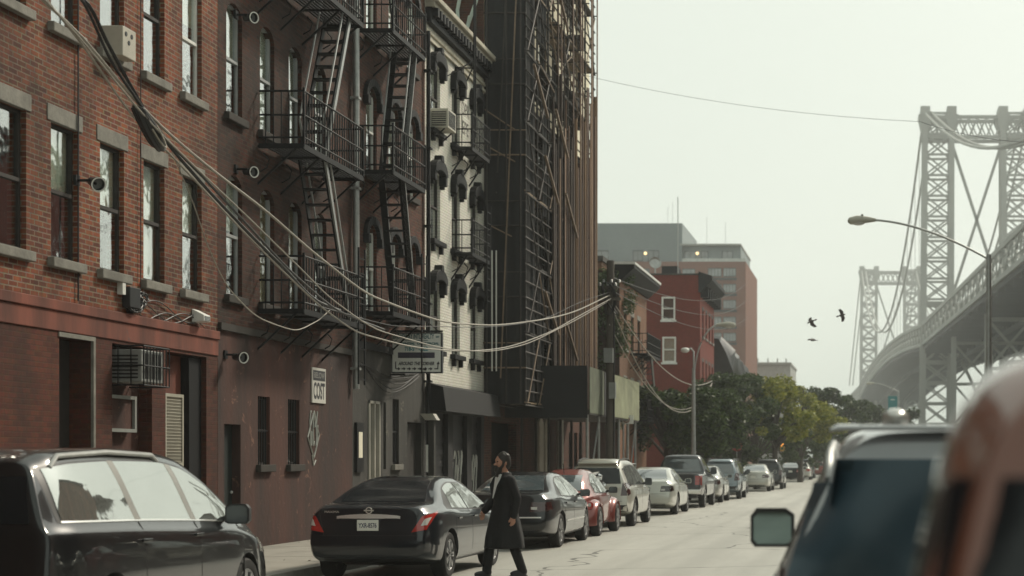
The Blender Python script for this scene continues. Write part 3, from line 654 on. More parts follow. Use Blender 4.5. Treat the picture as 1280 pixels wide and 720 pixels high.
for y_ in (53.6, 54.6):
    b = MB(); b.box(XF, XF+.07, y_, y_+.72, .15, 2.9); n = 14
    b.prism([(XF, y_, 2.9), (XF, y_+.72, 2.9), (XF, y_+.5, 3.08), (XF, y_+.22, 3.08)], (.07, 0, 0))
    for i in range(4): b.box(XF+.07, XF+.085, y_+.06, y_+.66, .3+i*.65, .85+i*.65)
    b.build('shutter_panel', pbr('pale_door_paint', (.55, .52, .44), .7, var=.2, vs=3), rE)
b = MB(); b.tube([(XF+.3, 56.0, .15), (XF+.3, 56.0, 3.1)], .11, 10); b.build('column', WHITE, rE, smooth=True)
PIPE = pbr('scaffold_pipe', (.045, .038, .034), .6, metal=.3, var=.45, vs=3)
PIPE_L = pbr('scaffold_pipe_worn', (.24, .17, .115), .6, metal=.2, var=.4, vs=3)
rS = thing('scaffold', 'tall rusty pipe scaffold with planks nets and ladders on the dark house', 'scaffold', (XF+.6, 52, 3.2))
SX0, SX1 = XF+.35, XF+1.14
syl = [46.45+i*1.6 for i in range(8)]; SZ = 3.25; ST = 23.5
for y_ in syl:
    for xx in (SX0, SX1):
        b = MB(); b.tube([(xx, y_, SZ), (xx, y_, ST)], .032, 6); b.build('standard', PIPE if random.random() < .75 else PIPE_L, rS)
lev = [SZ+2.0*i for i in range(11)]
for i, z_ in enumerate(lev):
    b = MB()
    for dz in (0, .4, .75, 1.05, 1.5): b.tube([(SX1+.03, syl[0]-.2, z_+dz), (SX1+.03, syl[-1]+.2, z_+dz)], .024, 5)
    b.tube([(SX0, syl[0]-.2, z_), (SX0, syl[-1]+.2, z_)], .024, 5)
    for y_ in syl: b.tube([(SX0-.3, y_, z_+.04), (SX1+.15, y_, z_+.04)], .022, 5)
    b.build('ledger', PIPE, rS)
    b = MB()
    for k in range(3):
        for j in range(len(syl)-1):
            if random.random() < .85: b.box(SX0+.04+k*.26, SX0+.27+k*.26, syl[j]-.1, syl[j+1]+.05, z_+.065, z_+.105+.01*(j % 2))
    b.build('plank_deck', WOOD_DK if i % 3 else WOOD, rS)
    for j in range(len(syl)-1):
        if (i+j) % 2 == 0 or j < 3:
            a, c = (syl[j], syl[j+1]) if (i+j) % 4 < 2 else (syl[j+1], syl[j])
            b = MB(); b.tube([(SX1+.06, a, z_+.05), (SX1+.06, c, z_+1.95)], .02, 5); b.build('brace', PIPE if random.random() < .5 else PIPE_L, rS)
    for j in (2, 5):
        b = MB(); y_ = syl[j]+.5 + (.5 if i % 2 else 0)
        for dy in (0, .42): b.bar((SX0+.5, y_+dy, z_), (SX0+.5, y_+dy+(.3 if i % 2 else -.3), z_+2.3), .04)
        for k in range(9): b.bar((SX0+.5, y_+(.3 if i % 2 else -.3)*k/9, z_+.2+.24*k), (SX0+.5, y_+.42+(.3 if i % 2 else -.3)*k/9, z_+.2+.24*k), .03)
        b.build('ladder', PIPE_L if i % 2 else PIPE, rS)
rn_ = random.Random(77)
for i in range(64):
    y_ = rn_.uniform(47, 56.5); z_ = rn_.uniform(4, 21); b = MB(); L_ = rn_.uniform(.8, 2.6)
    if i % 3 == 0: b.bar((SX1-.1-rn_.random()*.5, y_, z_), (SX1-.1-rn_.random()*.4, y_+rn_.uniform(-.3, .3), z_+L_*1.3), .05)
    elif i % 3 == 1: b.bar((SX1+.08, y_, z_), (SX1+.08, y_+L_, z_+rn_.uniform(-1.8, 1.8)), .03)
    else: b.box(SX0+.1, SX1-.05, y_, y_+L_*.7, z_, z_+rn_.uniform(.15, .7))
    b.build('loose_board' if i % 3 == 2 else 'loose_tube', WOOD_DK if i % 3 == 2 else (PIPE_L if i % 2 else PIPE), rS)
def ripple(x0, y0, y1, z0, z1, amp, per, axis='y', n=70):
    b = MB(); pts = []
    for i in range(n+1):
        t = i/n; s = y0+(y1-y0)*t; o = amp*math.sin(s*2*math.pi/per)+amp*.6*math.sin(s*7.3)
        pts.append((x0+o, s) if axis == 'y' else (s, x0+o))
    for i in range(n):
        for k in range(6):
            za, zb = z0+(z1-z0)*k/6, z0+(z1-z0)*(k+1)/6
            p, q = pts[i], pts[i+1]; b.quad((p[0], p[1], za), (q[0], q[1], za), (q[0], q[1], zb), (p[0], p[1], zb))
    return b
NET = pbr('black_debris_net', (.014, .015, .017), .85, var=.35, vs=2)
TARP = pbr('brown_debris_sheet', (.125, .072, .042), .8, var=.6, vs=2.2, streak=True)
o = ripple(46.3, XF+.02, SX1+.0, 3.3, 23.4, .02, .4, 'x', 40).build('debris_net', NET, rS, weld=True, smooth=True)
for (a, c, z0, z1, mt) in ((46.5, 47.9, 3.4, 23.3, NET), (48.1, 49.2, 3.4, 7.4, NET), (49.0, 50.2, 9.0, 12.4, NET), (48.2, 49.4, 14.0, 16.2, NET), (50.3, 57.6, 3.4, 11.2, NET)):
    ripple(SX1-.05, a, c, z0, z1, .04, .31, 'y', 60).build('debris_net', mt, rS, weld=True, smooth=True)
SHEET = [pbr('rust_brown_sheet', (.12, .062, .036), .8, var=.6, vs=2.2, streak=True), pbr('dark_brown_sheet', (.05, .03, .022), .8, var=.5, vs=2.2, streak=True), pbr('pale_brown_sheet', (.24, .145, .085), .8, var=.5, vs=2.2, streak=True)]
rn_ = random.Random(12); y_ = 50.1; k = 0
while y_ < 57.7:                                            # tall narrow boards and tubes hung side by side on the street face
    w_ = rn_.uniform(.07, .19); zt = rn_.uniform(10.8, 13.8) + (1.2 if y_ > 55 else 0) + (6 if rn_.random() < .18 else 0); b = MB(); xx = SX1+.1+rn_.uniform(-.03, .05)
    if k % 3 == 0: b.tube([(xx, y_, 3.4), (xx, y_+rn_.uniform(-.06, .06), zt)], w_*.32, 8)
    else: b.bar((xx, y_, 3.4), (xx+rn_.uniform(-.02, .02), y_+rn_.uniform(-.05, .05), zt), w_, .03)
    b.build('vertical_board', SHEET[rn_.choice([0, 0, 1, 1, 2] if y_ < 56 else [0, 2, 2])], rS); y_ += w_+rn_.uniform(.015, .08); k += 1  # boards at the far edge are picked paler, painting the light there
for k in range(10):
    b = MB(); b.tube([(46.24*0-11.0, 46.22, 4.3+2*k), (-9.8, 46.22, 4.3+2*k)], .024, 6); b.tube([(-11.0, 46.22, 5.0+2*k), (-9.8, 46.22, 5.0+2*k)], .018, 6); b.build('end_ledger', PIPE if k % 3 else PIPE_L, rS)
for x_ in (-10.9, -10.35, -9.95):
    b = MB(); b.tube([(x_, 46.19, 3.3), (x_, 46.19, 23.5)], .024, 6); b.build('end_standard', PIPE, rS)
for (ya, xa, za, yb, xb, zb, m_) in ((46.2, -11.0, 11.6, 46.2, -10.1, 11.0, PIPE_L), (46.2, -11.0, 10.6, 46.2, -10.1, 10.1, PIPE_L), (46.2, -10.8, 8.3, 46.2, -10.2, 8.0, PIPE_L), (46.2, -10.3, 16, 46.2, -10.6, 9.8, PIPE), (46.15, -10.05, 15, 46.15, -10.5, 4, PIPE_L), (46.2, -10.75, 7.6, 46.2, -10.75, 4.2, WHITE), (46.2, -10.63, 7.6, 46.2, -10.63, 4.2, WHITE)):
    b = MB(); b.tube([(xa, ya, za), (xb, yb, zb)], .022, 6); b.build('end_pole', m_, rS)
for j in (0, 1, 2, 3):
    for i in (1, 3, 4, 6):
        if (i+j) % 2: continue
        b = MB(); y_ = syl[j]+.2; b.bar((SX1+.2, y_, lev[i]+1.7-.3*j), (SX1+.2, y_+2.0, lev[i]+.6-.3*j), .07); b.build('loose_pole', PIPE_L, rS)
scrawl('pale bubble letter graffiti on the dark wall above the white house roof', (XF-2.6, 46.28, 13.2), (1, 0, 0), (0, 0, 1), 2.5, 2.3, 5, r=.05, n=3, mat=pbr('mint_spray', (.5, .58, .52), .7))
# sidewalk shed
rH = thing('sidewalk_shed', 'dark sidewalk shed with mottled green plywood panels below the scaffold', 'scaffold shed', (-9.7, 53.5, 0))
SHX = -8.45
b = MB(); b.box(XF+.05, SHX, 48.8, 59.0, 3.05, 3.2); b.build('deck', WOOD_DK, rH)
b = MB(); b.box(XF+.05, SHX-.06, 48.72, 48.78, 2.95, 4.5); b.build('end_panel', pbr('black_plywood', (.010, .012, .014), .8, var=.2), rH)
b = MB(); b.box(SHX, SHX+.02, 48.75, 51.3, 3.1, 4.47); b.build('panel', pbr('green_plywood', (.13, .15, .10), .8, var=.5, vs=1.5), rH)
b = MB(); b.box(SHX, SHX+.02, 52.2, 59.0, 3.1, 4.47)
b.build('panel', pbr('pale_green_plywood', (.30, .32, .20), .8, var=.45, vs=.9), rH)
b = MB(); b.box(SHX-.01, SHX+.03, 51.33, 52.17, 3.1, 4.45); b.build('panel', pbr('black_plywood', (.010, .012, .014), .8), rH)
for y_ in (48.95, 51.0, 53.0, 55.0, 57.0, 58.8):
    for xx in (SHX-.1, XF+.5):
        b = MB(); b.tube([(xx, y_, .15), (xx, y_, 3.05)], .045, 8); b.build('post', GALV if xx > -9 else PIPE, rH)
b = MB()
for y_ in (48.95, 51.0, 53.0, 55.0, 57.0): b.tube([(SHX-.1, y_, 1.55), (SHX-.1, y_+2, 1.55)], .03, 6)
b.bar((SHX-.1, 48.95, .4), (SHX-.1, 51.0, 2.9), .04); b.bar((SHX-.1, 57, .4), (SHX-.1, 58.8, 2.9), .04); b.build('cross_rail', GALV, rH)

# --- F: low house with vines
rF = thing('brick_house', 'low warm brick house with dark cornice and ivy on its side', 'building', (XF, 75, 0))
opsF = [(a, a+.9, z, z+1.6) for a in (72.2, 74.3, 76.4) for z in (3.6, 6.6)]
b = MB(); facade(b, XF, 71, 79.4, 0, 9.9, opsF, mi=0); shell(b, XF, 71, 79.4, 9.9, 10, 1); interior(b, XF, 71, 79.4, 0, 9.8, 2); b.build('wall', [BR_F, BR_E, DARK], rF)
for a, c, z, e in opsF: window(rF, XF, a, c, z, e, fm=WOOD_DK, sill=STONE, lintel=STONE)
b = MB(); b.prism([(XF-.2, 70.9, 9.5), (XF+.1, 70.9, 9.5), (XF+.65, 70.9, 10.0), (XF+.65, 70.9, 10.15), (XF-.2, 70.9, 10.15)], (0, 8.6, 0)); b.build('cornice', IRON, rF)
b = MB(); b.box(XF-.2, XF+.7, 70.85, 79.55, 10.15, 10.25); b.build('coping', WHITE, rF)
b = MB(); b.box(XF+.0, XF+.06, 74.8, 75.6, .15, 2.5); b.build('door', pbr('orange_shop_glow', (.62, .13, .04), .6, var=.1), rF)  # not a real door: the shop's orange glow painted as a flat panel
fire_escape('small black fire escape on the low ivy covered house', 74.0, 78.5, [3.5, 6.5], prot=.8, rail=.9, stairs=True)
o = thing('side_house', 'narrow brick house end with small windows behind the pole', 'building', (XF-5, 68, 0))
b = MB(); b.box(XF-7, XF-2.3, 80.2, 90, 0, 11.4); b.build('wall', BR_F, o)
b = MB(); b.box(XF-7.2, XF-2.2, 80.0, 90.2, 11.4, 11.65); b.build('roof', STONE_DK, o)
b = MB(); b.box(XF-2.75, XF-2.4, 80.16, 80.19, 9.6, 10.9); wn_ = b.build('window', WHITE, o); b = MB(); b.box(XF-2.7, XF-2.45, 80.13, 80.155, 9.7, 10.8); b.build('pane', CARGLASS, wn_)
# --- G: deep red house, blank side wall with two white windows
rG = thing('red_house', 'deep red brick house with two white sash windows in side wall', 'building', (XF, 108, 0))
opsG = [(a, a+.95, z, z+1.7) for a in (105.2, 107.3, 109.4, 111.4) for z in (3.2, 6.3, 9.6)]
gy = 104.0
def zG(py): return ZY(py, gy)
def xG(px): return (px-CX)*gy/F
ws = [(xG(827), xG(844), zG(400), zG(371)), (xG(828), xG(845), zG(453), zG(421))]
b = MB(); facade(b, XF, gy, 113, 0, 13.4, opsG, mi=0); interior(b, XF, gy, 113, 0, 13.3, 1)
xl = xG(760)
b.quad((XF, 113, 0), (xl, 113, 0), (xl, 113, 13.4), (XF, 113, 13.4)); b.quad((XF, gy, 13.4), (XF, 113, 13.4), (xl, 113, 13.4), (xl, gy, 13.4)); b.quad((xl, gy, 0), (xl, gy, 13.4), (xl, 113, 13.4), (xl, 113, 0))
xs = sorted({xl, XF, *[q for o_ in ws for q in o_[:2]]}); zs = sorted({0, 13.4, *[q for o_ in ws for q in o_[2:]]})
for i in range(len(xs)-1):
    for j in range(len(zs)-1):
        cx, cz = (xs[i]+xs[i+1])/2, (zs[j]+zs[j+1])/2
        if any(o_[0] < cx < o_[1] and o_[2] < cz < o_[3] for o_ in ws): continue
        b.quad((xs[i], gy, zs[j]), (xs[i+1], gy, zs[j]), (xs[i+1], gy, zs[j+1]), (xs[i], gy, zs[j+1]))
for a, c, d, e in ws:
    D = gy+.2
    b.quad((a, gy, d), (a, D, d), (a, D, e), (a, gy, e)); b.quad((c, gy, d), (c, gy, e), (c, D, e), (c, D, d)); b.quad((a, gy, e), (a, D, e), (c, D, e), (c, gy, e)); b.quad((a, gy, d), (c, gy, d), (c, D, d), (a, D, d))
b.quad((xl, gy+.5, 0), (XF, gy+.5, 0), (XF, gy+.5, 13), (xl, gy+.5, 13), 1)
b.build('wall', [BR_G, DARK], rG)
for i, (a, c, d, e) in enumerate(ws):
    f = MB(); zm = (d+e)/2
    for x0, x1, z0, z1 in ((a, a+.1, d, e), (c-.1, c, d, e), (a+.1, c-.1, d, d+.1), (a+.1, c-.1, e-.1, e), (a+.1, c-.1, zm-.04, zm+.04)): f.box(x0, x1, gy-.03, gy+.08, z0, z1)
    f.box(a-.08, c+.08, gy-.08, gy+.03, d-.12, d-.003)
    wn_ = f.build('window', WHITE, rG); f = MB(); f.box(a+.09, c-.09, gy+.04, gy+.05, d+.09, e-.09); f.build('pane', GLASS, wn_)
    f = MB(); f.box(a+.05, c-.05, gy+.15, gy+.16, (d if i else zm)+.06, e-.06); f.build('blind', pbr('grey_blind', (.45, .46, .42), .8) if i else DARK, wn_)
for a, c, z, e in opsG: window(rG, XF, a, c, z, e, fm=WOOD_DK, sill=STONE, lintel=STONE_DK)
b = MB(); b.prism([(XF-.1, gy-.1, 12.3), (XF+.1, gy-.1, 12.3), (XF+.75, gy-.1, 13.1), (XF+.75, gy-.1, 13.35), (XF-.1, gy-.1, 13.62)], (0, 9.2, 0))
for i in range(7): b.box(XF+.0, XF+.5, gy+.2+i*1.4, gy+.5+i*1.4, 12.0, 12.7)
b.build('cornice', IRON, rG)
b = MB(); b.box(xl-.05, XF-.1, gy-.04, gy+.15, 13.4, 13.5); b.build('coping', STONE_DK, rG)
b = MB(); b.box(xG(822), xG(842), 106, 108, 13.42, 14.2); b.build('roof_unit', IRON, rG)
b = MB(); b.tube([(xG(815), 105.5, 13.4), (xG(815), 105.5, 14.1)], .06, 6); b.lathe((xG(815), 105.4, 14.3), (.3, -1, .3), [(.001, 0), (.3, .05), (.4, .14)], 14); b.build('satellite_dish', GALV, rG)
b = MB(); b.tube([(xG(845), 105, 13.4), (xG(845), 105, 18.5)], .03, 5); b.build('antenna', GALV, rG)
# --- H: wrapped house and pale ground floor
rW = thing('wrapped_house', 'pale low house with its top storey wrapped in black tarpaulin', 'building', (XF, 124, 0))
opsH = [(a, a+1.0, z, z+1.6) for a in (115.5, 118, 121, 124, 128, 131) for z in (1.0, 4.3)]
b = MB(); facade(b, XF, 114, 136, 0, 7.2, opsH, mi=0); shell(b, XF, 114, 136, 7.2, 9, 0); interior(b, XF, 114, 136, 0, 7.1, 1); b.build('wall', [pbr('pale_render', (.5, .47, .4), .9, var=.3, vs=.8), DARK], rW)
for a, c, z, e in opsH: window(rW, XF, a, c, z, e, fm=WOOD_DK, sill=STONE)
b = MB(); rn = random.Random(3)
n = 22
rows = []
for i in range(n+1):
    y_ = 114.2+21.5*i/n; zt = 10.3-1.2*(i/n) + rn.uniform(-.35, .35)
    rows.append([(XF+.3+rn.uniform(-.15, .15), y_, 6.6+rn.uniform(-.5, .3)), (XF+1.2+rn.uniform(-.3, .3), y_, 7.6+rn.uniform(-.3, .3)), (XF+1.0+rn.uniform(-.3, .3), y_, zt-1), (XF+.2, y_, zt), (XF-3, y_, zt+.1)])
for i in range(n):
    for k in range(4): b.quad(rows[i][k], rows[i+1][k], rows[i+1][k+1], rows[i][k+1])
b.prism([rows[0][0], rows[0][1], rows[0][2], rows[0][3], rows[0][4], (XF-3, 114.2, 6.6)], (0, .05, 0)); b.build('tarpaulin', pbr('black_tarp', (.022, .024, .027), .35, var=.4, bump=1.0, bs=1.6), rW, weld=True, smooth=True)

# --- I: apartment block, far
rI = thing('apartment_block', 'large brick apartment block with grey clad penthouse floors far away', 'building', (-35, 310, 0))
ay = 300.0; ax = lambda px: (px-CX)*ay/F; az = lambda py: ZY(py, ay)
b = MB(); b.box(ax(640), ax(932), ay, ay+30, 0, az(327)); b.build('wall', BR_H, rI)
b = MB(); b.box(ax(640), ax(852), ay+1, ay+26, az(327), az(278)); b.build('penthouse', pbr('grey_cladding', (.20, .235, .24), .5, metal=.2, var=.12, vs=.5), rI)
b = MB()
for i in range(22): z_ = az(327)+(az(278)-az(327))*i/22; b.box(ax(640), ax(852), ay+.94, ay+.998, z_, z_+.09)
b.build('cladding_rib', pbr('grey_cladding_dark', (.15, .18, .19), .5), rI)
b = MB(); b.box(ax(852)+.05, ax(925), ay+2, ay+24, az(327), az(306)); b.build('terrace_room', pbr('grey_cladding', (.2, .235, .24), .5), rI)
b = MB(); b.box(ax(850), ax(926), ay+.6, ay+25, az(306), az(304)); b.build('roof', pbr('slab_grey', (.4, .4, .38), .8), rI)
APG = pbr('apartment_glass', (.22, .25, .25), .08, spec=1, coat=1, var=.6, vs=.35)
def apwin(px0, px1, py0, py1, d=.0, n=4):
    b = MB(); x0, x1, z0, z1 = ax(px0), ax(px1), az(py1), az(py0); y = ay+d
    b.box(x0, x1, y-.12, y-.02, z0, z0+.15); b.box(x0, x1, y-.12, y-.02, z1-.15, z1)
    for i in range(n+1): xx = x0+(x1-x0-.12)*i/n; b.box(xx, xx+.12, y-.12, y-.02, z0+.15, z1-.15)
    wn = b.build('window', pbr('slate_frame', (.03, .035, .04), .5), rI)
    b = MB(); b.box(x0+.05, x1-.05, y-.06, y-.01, z0+.05, z1-.05); b.build('pane', APG, wn)
for k, py in enumerate((341, 361, 381, 402, 422)):
    apwin(885, 902, py-6, py+5); apwin(904, 920, py-6, py+5)
    if k == 0: apwin(773, 791, py-5, py+5, n=3); apwin(795, 812, py-5, py+5, n=3); apwin(853, 869, py-5, py+5, n=3)
    b = MB(); b.box(ax(884), ax(921), ay-.2, ay-.005, az(py+9), az(py+6.2)); b.build('spandrel', STEEL_DK, rI)
for p0, p1 in ((790, 803), (809, 823), (742, 760)): apwin(p0, p1, 312, 326, 1, 2)
for p0, p1 in ((854, 869), (875, 884), (901, 915)): apwin(p0, p1, 312, 326, 2, 2)
for p in (806, 871):
    b = MB(); b.ball((ax(p), ay+.8, az(316)), .3, 10); b.build('terrace_lamp', pbr('lit_lamp', (1, .72, .36), .5, emit=1.4), rI)
for p, h_ in ((828, 4), (834, 5), (878, 6), (902, 5)):
    b = MB(); b.tube([(ax(p), ay+8, az(278 if p < 852 else 304)), (ax(p), ay+8, az(278 if p < 852 else 304)+h_)], .035, 5); b.build('antenna', GALV, rI)
b = MB(); b.box(ax(852)+.1, ax(932), ay+.05, ay+.12, az(327), az(323)); b.build('railing', pbr('terrace_glass', (.5, .52, .5), .2), rI)
r = thing('far_building', 'small pale grey building beyond the street trees', 'building', (-38, 345, 0))
b = MB(); bx = lambda px: (px-CX)*340/F; b.box(bx(936), bx(988), 340, 365, 0, ZY(456, 340)); b.build('wall', pbr('far_pale', (.45, .46, .44), .8), r)
b = MB(); b.box(bx(936), bx(989), 339.5, 366, ZY(456, 340), ZY(453, 340)); b.build('roof', pbr('slab_grey', (.4, .4, .38), .8), r)
b = MB()
for p in (945, 958, 970, 981): b.tube([(bx(p), 345, ZY(454, 340)), (bx(p), 345, ZY(446, 340))], .15, 5)
b.build('roof_mast', GALV, r)
# --- the other side of the street (beyond the picture's right edge, seen in reflections)
for i, (y0, y1, h, mt, lab) in enumerate(((-18, 2, 12.5, BR_C, 'red brown low house across the street behind the camera'), (2.1, 20, 12.0, BR_F, 'warm brick low house across the street'), (20.1, 34, 11.5, BR_E, 'dark brick house across the street'), (34.1, 52, 14.5, BR_A, 'orange brick low house across the street'), (52.1, 66, 13.0, BR_G, 'deep red house across the street'), (66.1, 80, 6.2, BR_C, 'low red brown house across the street beside the deep red one'), (80.1, 96, 6.8, BR_E, 'dark brick house far along the other side of the street'))):
    r = thing('row_house', lab, 'building', (9.5, (y0+y1)/2, 0))
    b = MB(); b.box(9.5, 19, y0, y1, 0, h); b.build('wall', mt, r)
    b = MB(); b.box(9.2, 19, y0+.05, y1-.05, h, h+.35); b.build('cornice', STONE_DK, r)
    y = y0+1.2
    while y < y1-1.5:
        for z in ((1.0, 4.2) if h < 8 else (1.0, 4.0, 6.6)):
            b = MB(); b.box(9.44, 9.496, y, y+1.1, z, z+1.6); wn = b.build('window', WHITE, r); b = MB(); b.box(9.42, 9.438, y+.1, y+1.0, z+.1, z+1.5); b.build('pane', CARGLASS, wn)
        y += 2.6
for lab, x0, x1, y0, y1, h, mt in (('brown brick house on the near left behind the camera', -20, XF, -22, 13.9, 12.5, BR_C), ('wide brick block added behind the camera to darken reflections', -30, 30, -42, -33, 8, BR_E)):  # the wide block is added, unseen, to hide low sky from reflections
    r = thing('row_house', lab, 'building', ((x0+x1)/2, (y0+y1)/2, 0))
    b = MB(); b.box(x0, x1, y0, y1, 0, h); b.build('wall', mt, r)
    b = MB(); b.box(x0-.1, x1+.2, y0, y1-.05, h, h+.4); b.build('cornice', STONE_DK, r)
# ------------------------------------------------------------------ the steel bridge
rBr = thing('suspension_bridge', 'grey steel suspension bridge with two lattice towers beyond the trees', 'bridge', (20, 450, 0))
def bcx(Y): return 28.3 + (Y-450)*(8.4-28.3)/(820-450)
def tower(Y, cxm, hw, top):
    deckz = 37.0
    lean = 1.6
    def col(xo, z): return cxm + xo*(1+.06*(1-z/top)*1.0)
    legs = [(-hw, -hw+7.2), (hw-7.2, hw)]
    T = None
    b = MB()
    for z0, z1 in ((top-6.5, top-1.0),):
        for dy in (-3, 3):
            b.bar((cxm-hw-1, Y+dy, z0), (cxm+hw+1, Y+dy, z0), .8, .9); b.bar((cxm-hw-1, Y+dy, z1), (cxm+hw+1, Y+dy, z1), .8, .9)
            n = 12
            for i in range(n):
                xa = cxm-hw+2*hw*i/n; xb = cxm-hw+2*hw*(i+1)/n; b.bar((xa, Y+dy, z0), (xb, Y+dy, z1), .35); b.bar((xb, Y+dy, z0), (xa, Y+dy, z1), .35)
    T = b.build('tower', STEEL_BR, rBr)
    for xo, xi in legs:
        b = MB()
        for dy in (-3.2, 3.2):
            for x_ in (xo, xi): b.bar((col(x_, 0)*1.0, Y+dy*1.8, 0), (col(x_, top), Y+dy, top), 1.5, 1.5)
            n = 17
            for i in range(n):
                za, zb = top*i/n, top*(i+1)/n
                f = lambda z: dy*(1.8-.8*z/top)
                b.bar((col(xo, za), Y+f(za), za), (col(xi, zb), Y+f(zb), zb), .42); b.bar((col(xi, za), Y+f(za), za), (col(xo, zb), Y+f(zb), zb), .42)
                b.bar((col(xo, zb), Y+f(zb), zb), (col(xi, zb), Y+f(zb), zb), .6)
        b.build('leg', STEEL_BR, T)
    for x_ in (-hw, -hw+7.2, hw-7.2, hw):
        b = MB(); b.box(cxm+x_-1.3, cxm+x_+1.3, Y-4, Y+4, top-.4, top+1.8); b.prism([(cxm+x_-1.9, Y-3.9, top-.4), (cxm+x_+1.9, Y-3.9, top-.4), (cxm+x_+.9, Y-3.9, top-5), (cxm+x_-.9, Y-3.9, top-5)], (0, 7.8, 0)); b.build('saddle', STEEL_BR, T)
    b = MB()
    for z0, z1 in ((deckz+8, top-6.5), (5, deckz-2)):
        b.bar((cxm-hw+7, Y, z0), (cxm+hw-7, Y, z1), .8); b.bar((cxm+hw-7, Y, z0), (cxm-hw+7, Y, z1), .8)
    for z in (deckz+7, 5): b.bar((cxm-hw, Y, z), (cxm+hw, Y, z), 1.2)
    b.build('cross_brace', STEEL_BR, T)
tower(450, 28.3, 14.2, 96); tower(820, 8.4, 14.2, 96)
def dz(Y):
    t = (Y-450)/370
    return 33.0 + (5.5*4*t*(1-t)*.9 if 0 < t < 1 else 0)
ysd = [170+i*10 for i in range(82)]
b = MB()
for i in range(len(ysd)-1):
    a, c = ysd[i], ysd[i+1]
    for s0, s1, z0, z1 in ((-15, 15, -1.4, 0),):
        P = [(bcx(a)+s0, a, dz(a)+z0), (bcx(a)+s1, a, dz(a)+z0), (bcx(c)+s1, c, dz(c)+z0), (bcx(c)+s0, c, dz(c)+z0)]
        Q = [(p[0], p[1], p[2]+(z1-z0)) for p in P]
        b.quad(*P); b.quad(*Q); b.quad(P[0], P[3], Q[3], Q[0]); b.quad(P[1], P[2], Q[2], Q[1])
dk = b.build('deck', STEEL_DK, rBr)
for s in (-15.2, 15.2, -5, 5):
    b = MB(); hgt = 5.2 if abs(s) > 10 else -4
    for i in range(len(ysd)-1):
        a, c = ysd[i], ysd[i+1]; A = Vector((bcx(a)+s, a, dz(a))); C_ = Vector((bcx(c)+s, c, dz(c))); up = Vector((0, 0, hgt))
        b.bar(A, C_, .7, .9); b.bar(A+up, C_+up, .7, .9); b.bar(A, A+up, .35); b.bar(A, C_+up, .3); b.bar(A+up, C_, .3)
        if hgt > 0:
            M_ = (A+C_)/2; b.bar(M_, M_+up, .25)
            for q in (.33, .66): b.bar(A+up*q, C_+up*q, .2)
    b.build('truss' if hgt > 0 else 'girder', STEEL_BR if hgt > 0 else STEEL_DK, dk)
b = MB()
for i in range(len(ysd)):
    a = ysd[i]; b.bar((bcx(a)-15, a, dz(a)-2.2), (bcx(a)+15, a, dz(a)-2.2), .5, 1.4)
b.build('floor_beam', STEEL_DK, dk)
for s in (-14.5, -12.5, 12.5, 14.5):
    b = MB()
    pts = [(bcx(Y)+s, Y, 97 - (97-52)*4*((Y-450)/370)*(1-(Y-450)/370)) for Y in np.linspace(450, 820, 30)]; b.tube(pts, .35, 5)
    pts = [(bcx(Y)+s, Y, 97 - (97-44)*(1-((Y-180)/270))**1.0*1.0 - 9*math.sin(math.pi*(Y-180)/270)) for Y in np.linspace(180, 450, 20)]; b.tube(pts, .35, 5)
    pts = [(bcx(Y)+s, Y, 97 - (97-44)*((Y-820)/160)) for Y in np.linspace(820, 975, 6)]; b.tube(pts, .35, 5)
    if abs(s) > 13:
        for i in range(1, 24):
            Y = 450+370*i/24; t = (Y-450)/370; zc = 97-(97-52)*4*t*(1-t); b.bar((bcx(Y)+s, Y, dz(Y)+5), (bcx(Y)+s, Y, zc), .12)
    b.build('main_cable', STEEL_BR, rBr)
for Y in (190, 255, 320, 385):
    b = MB()
    for s in (-13, -4.5, 4.5, 13):
        for dy in (-2.5, 2.5): b.bar((bcx(Y)+s, Y+dy*1.6, 0), (bcx(Y)+s, Y+dy, dz(Y)-2.5), .9)
        for k in range(6):
            z0, z1 = (dz(Y)-3)*k/6, (dz(Y)-3)*(k+1)/6; b.bar((bcx(Y)+s, Y-3, z0), (bcx(Y)+s, Y+3, z1), .3); b.bar((bcx(Y)+s, Y+3, z0), (bcx(Y)+s, Y-3, z1), .3)
    for s0, s1 in ((-13, -4.5), (-4.5, 4.5), (4.5, 13)):
        for k in range(3):
            z0, z1 = (dz(Y)-4)*k/3, (dz(Y)-4)*(k+1)/3; b.bar((bcx(Y)+s0, Y, z0), (bcx(Y)+s1, Y, z1), .5); b.bar((bcx(Y)+s1, Y, z0), (bcx(Y)+s0, Y, z1), .5); b.bar((bcx(Y)+s0, Y, z1), (bcx(Y)+s1, Y, z1), .7)
    b.build('pier', STEEL_BR, rBr)

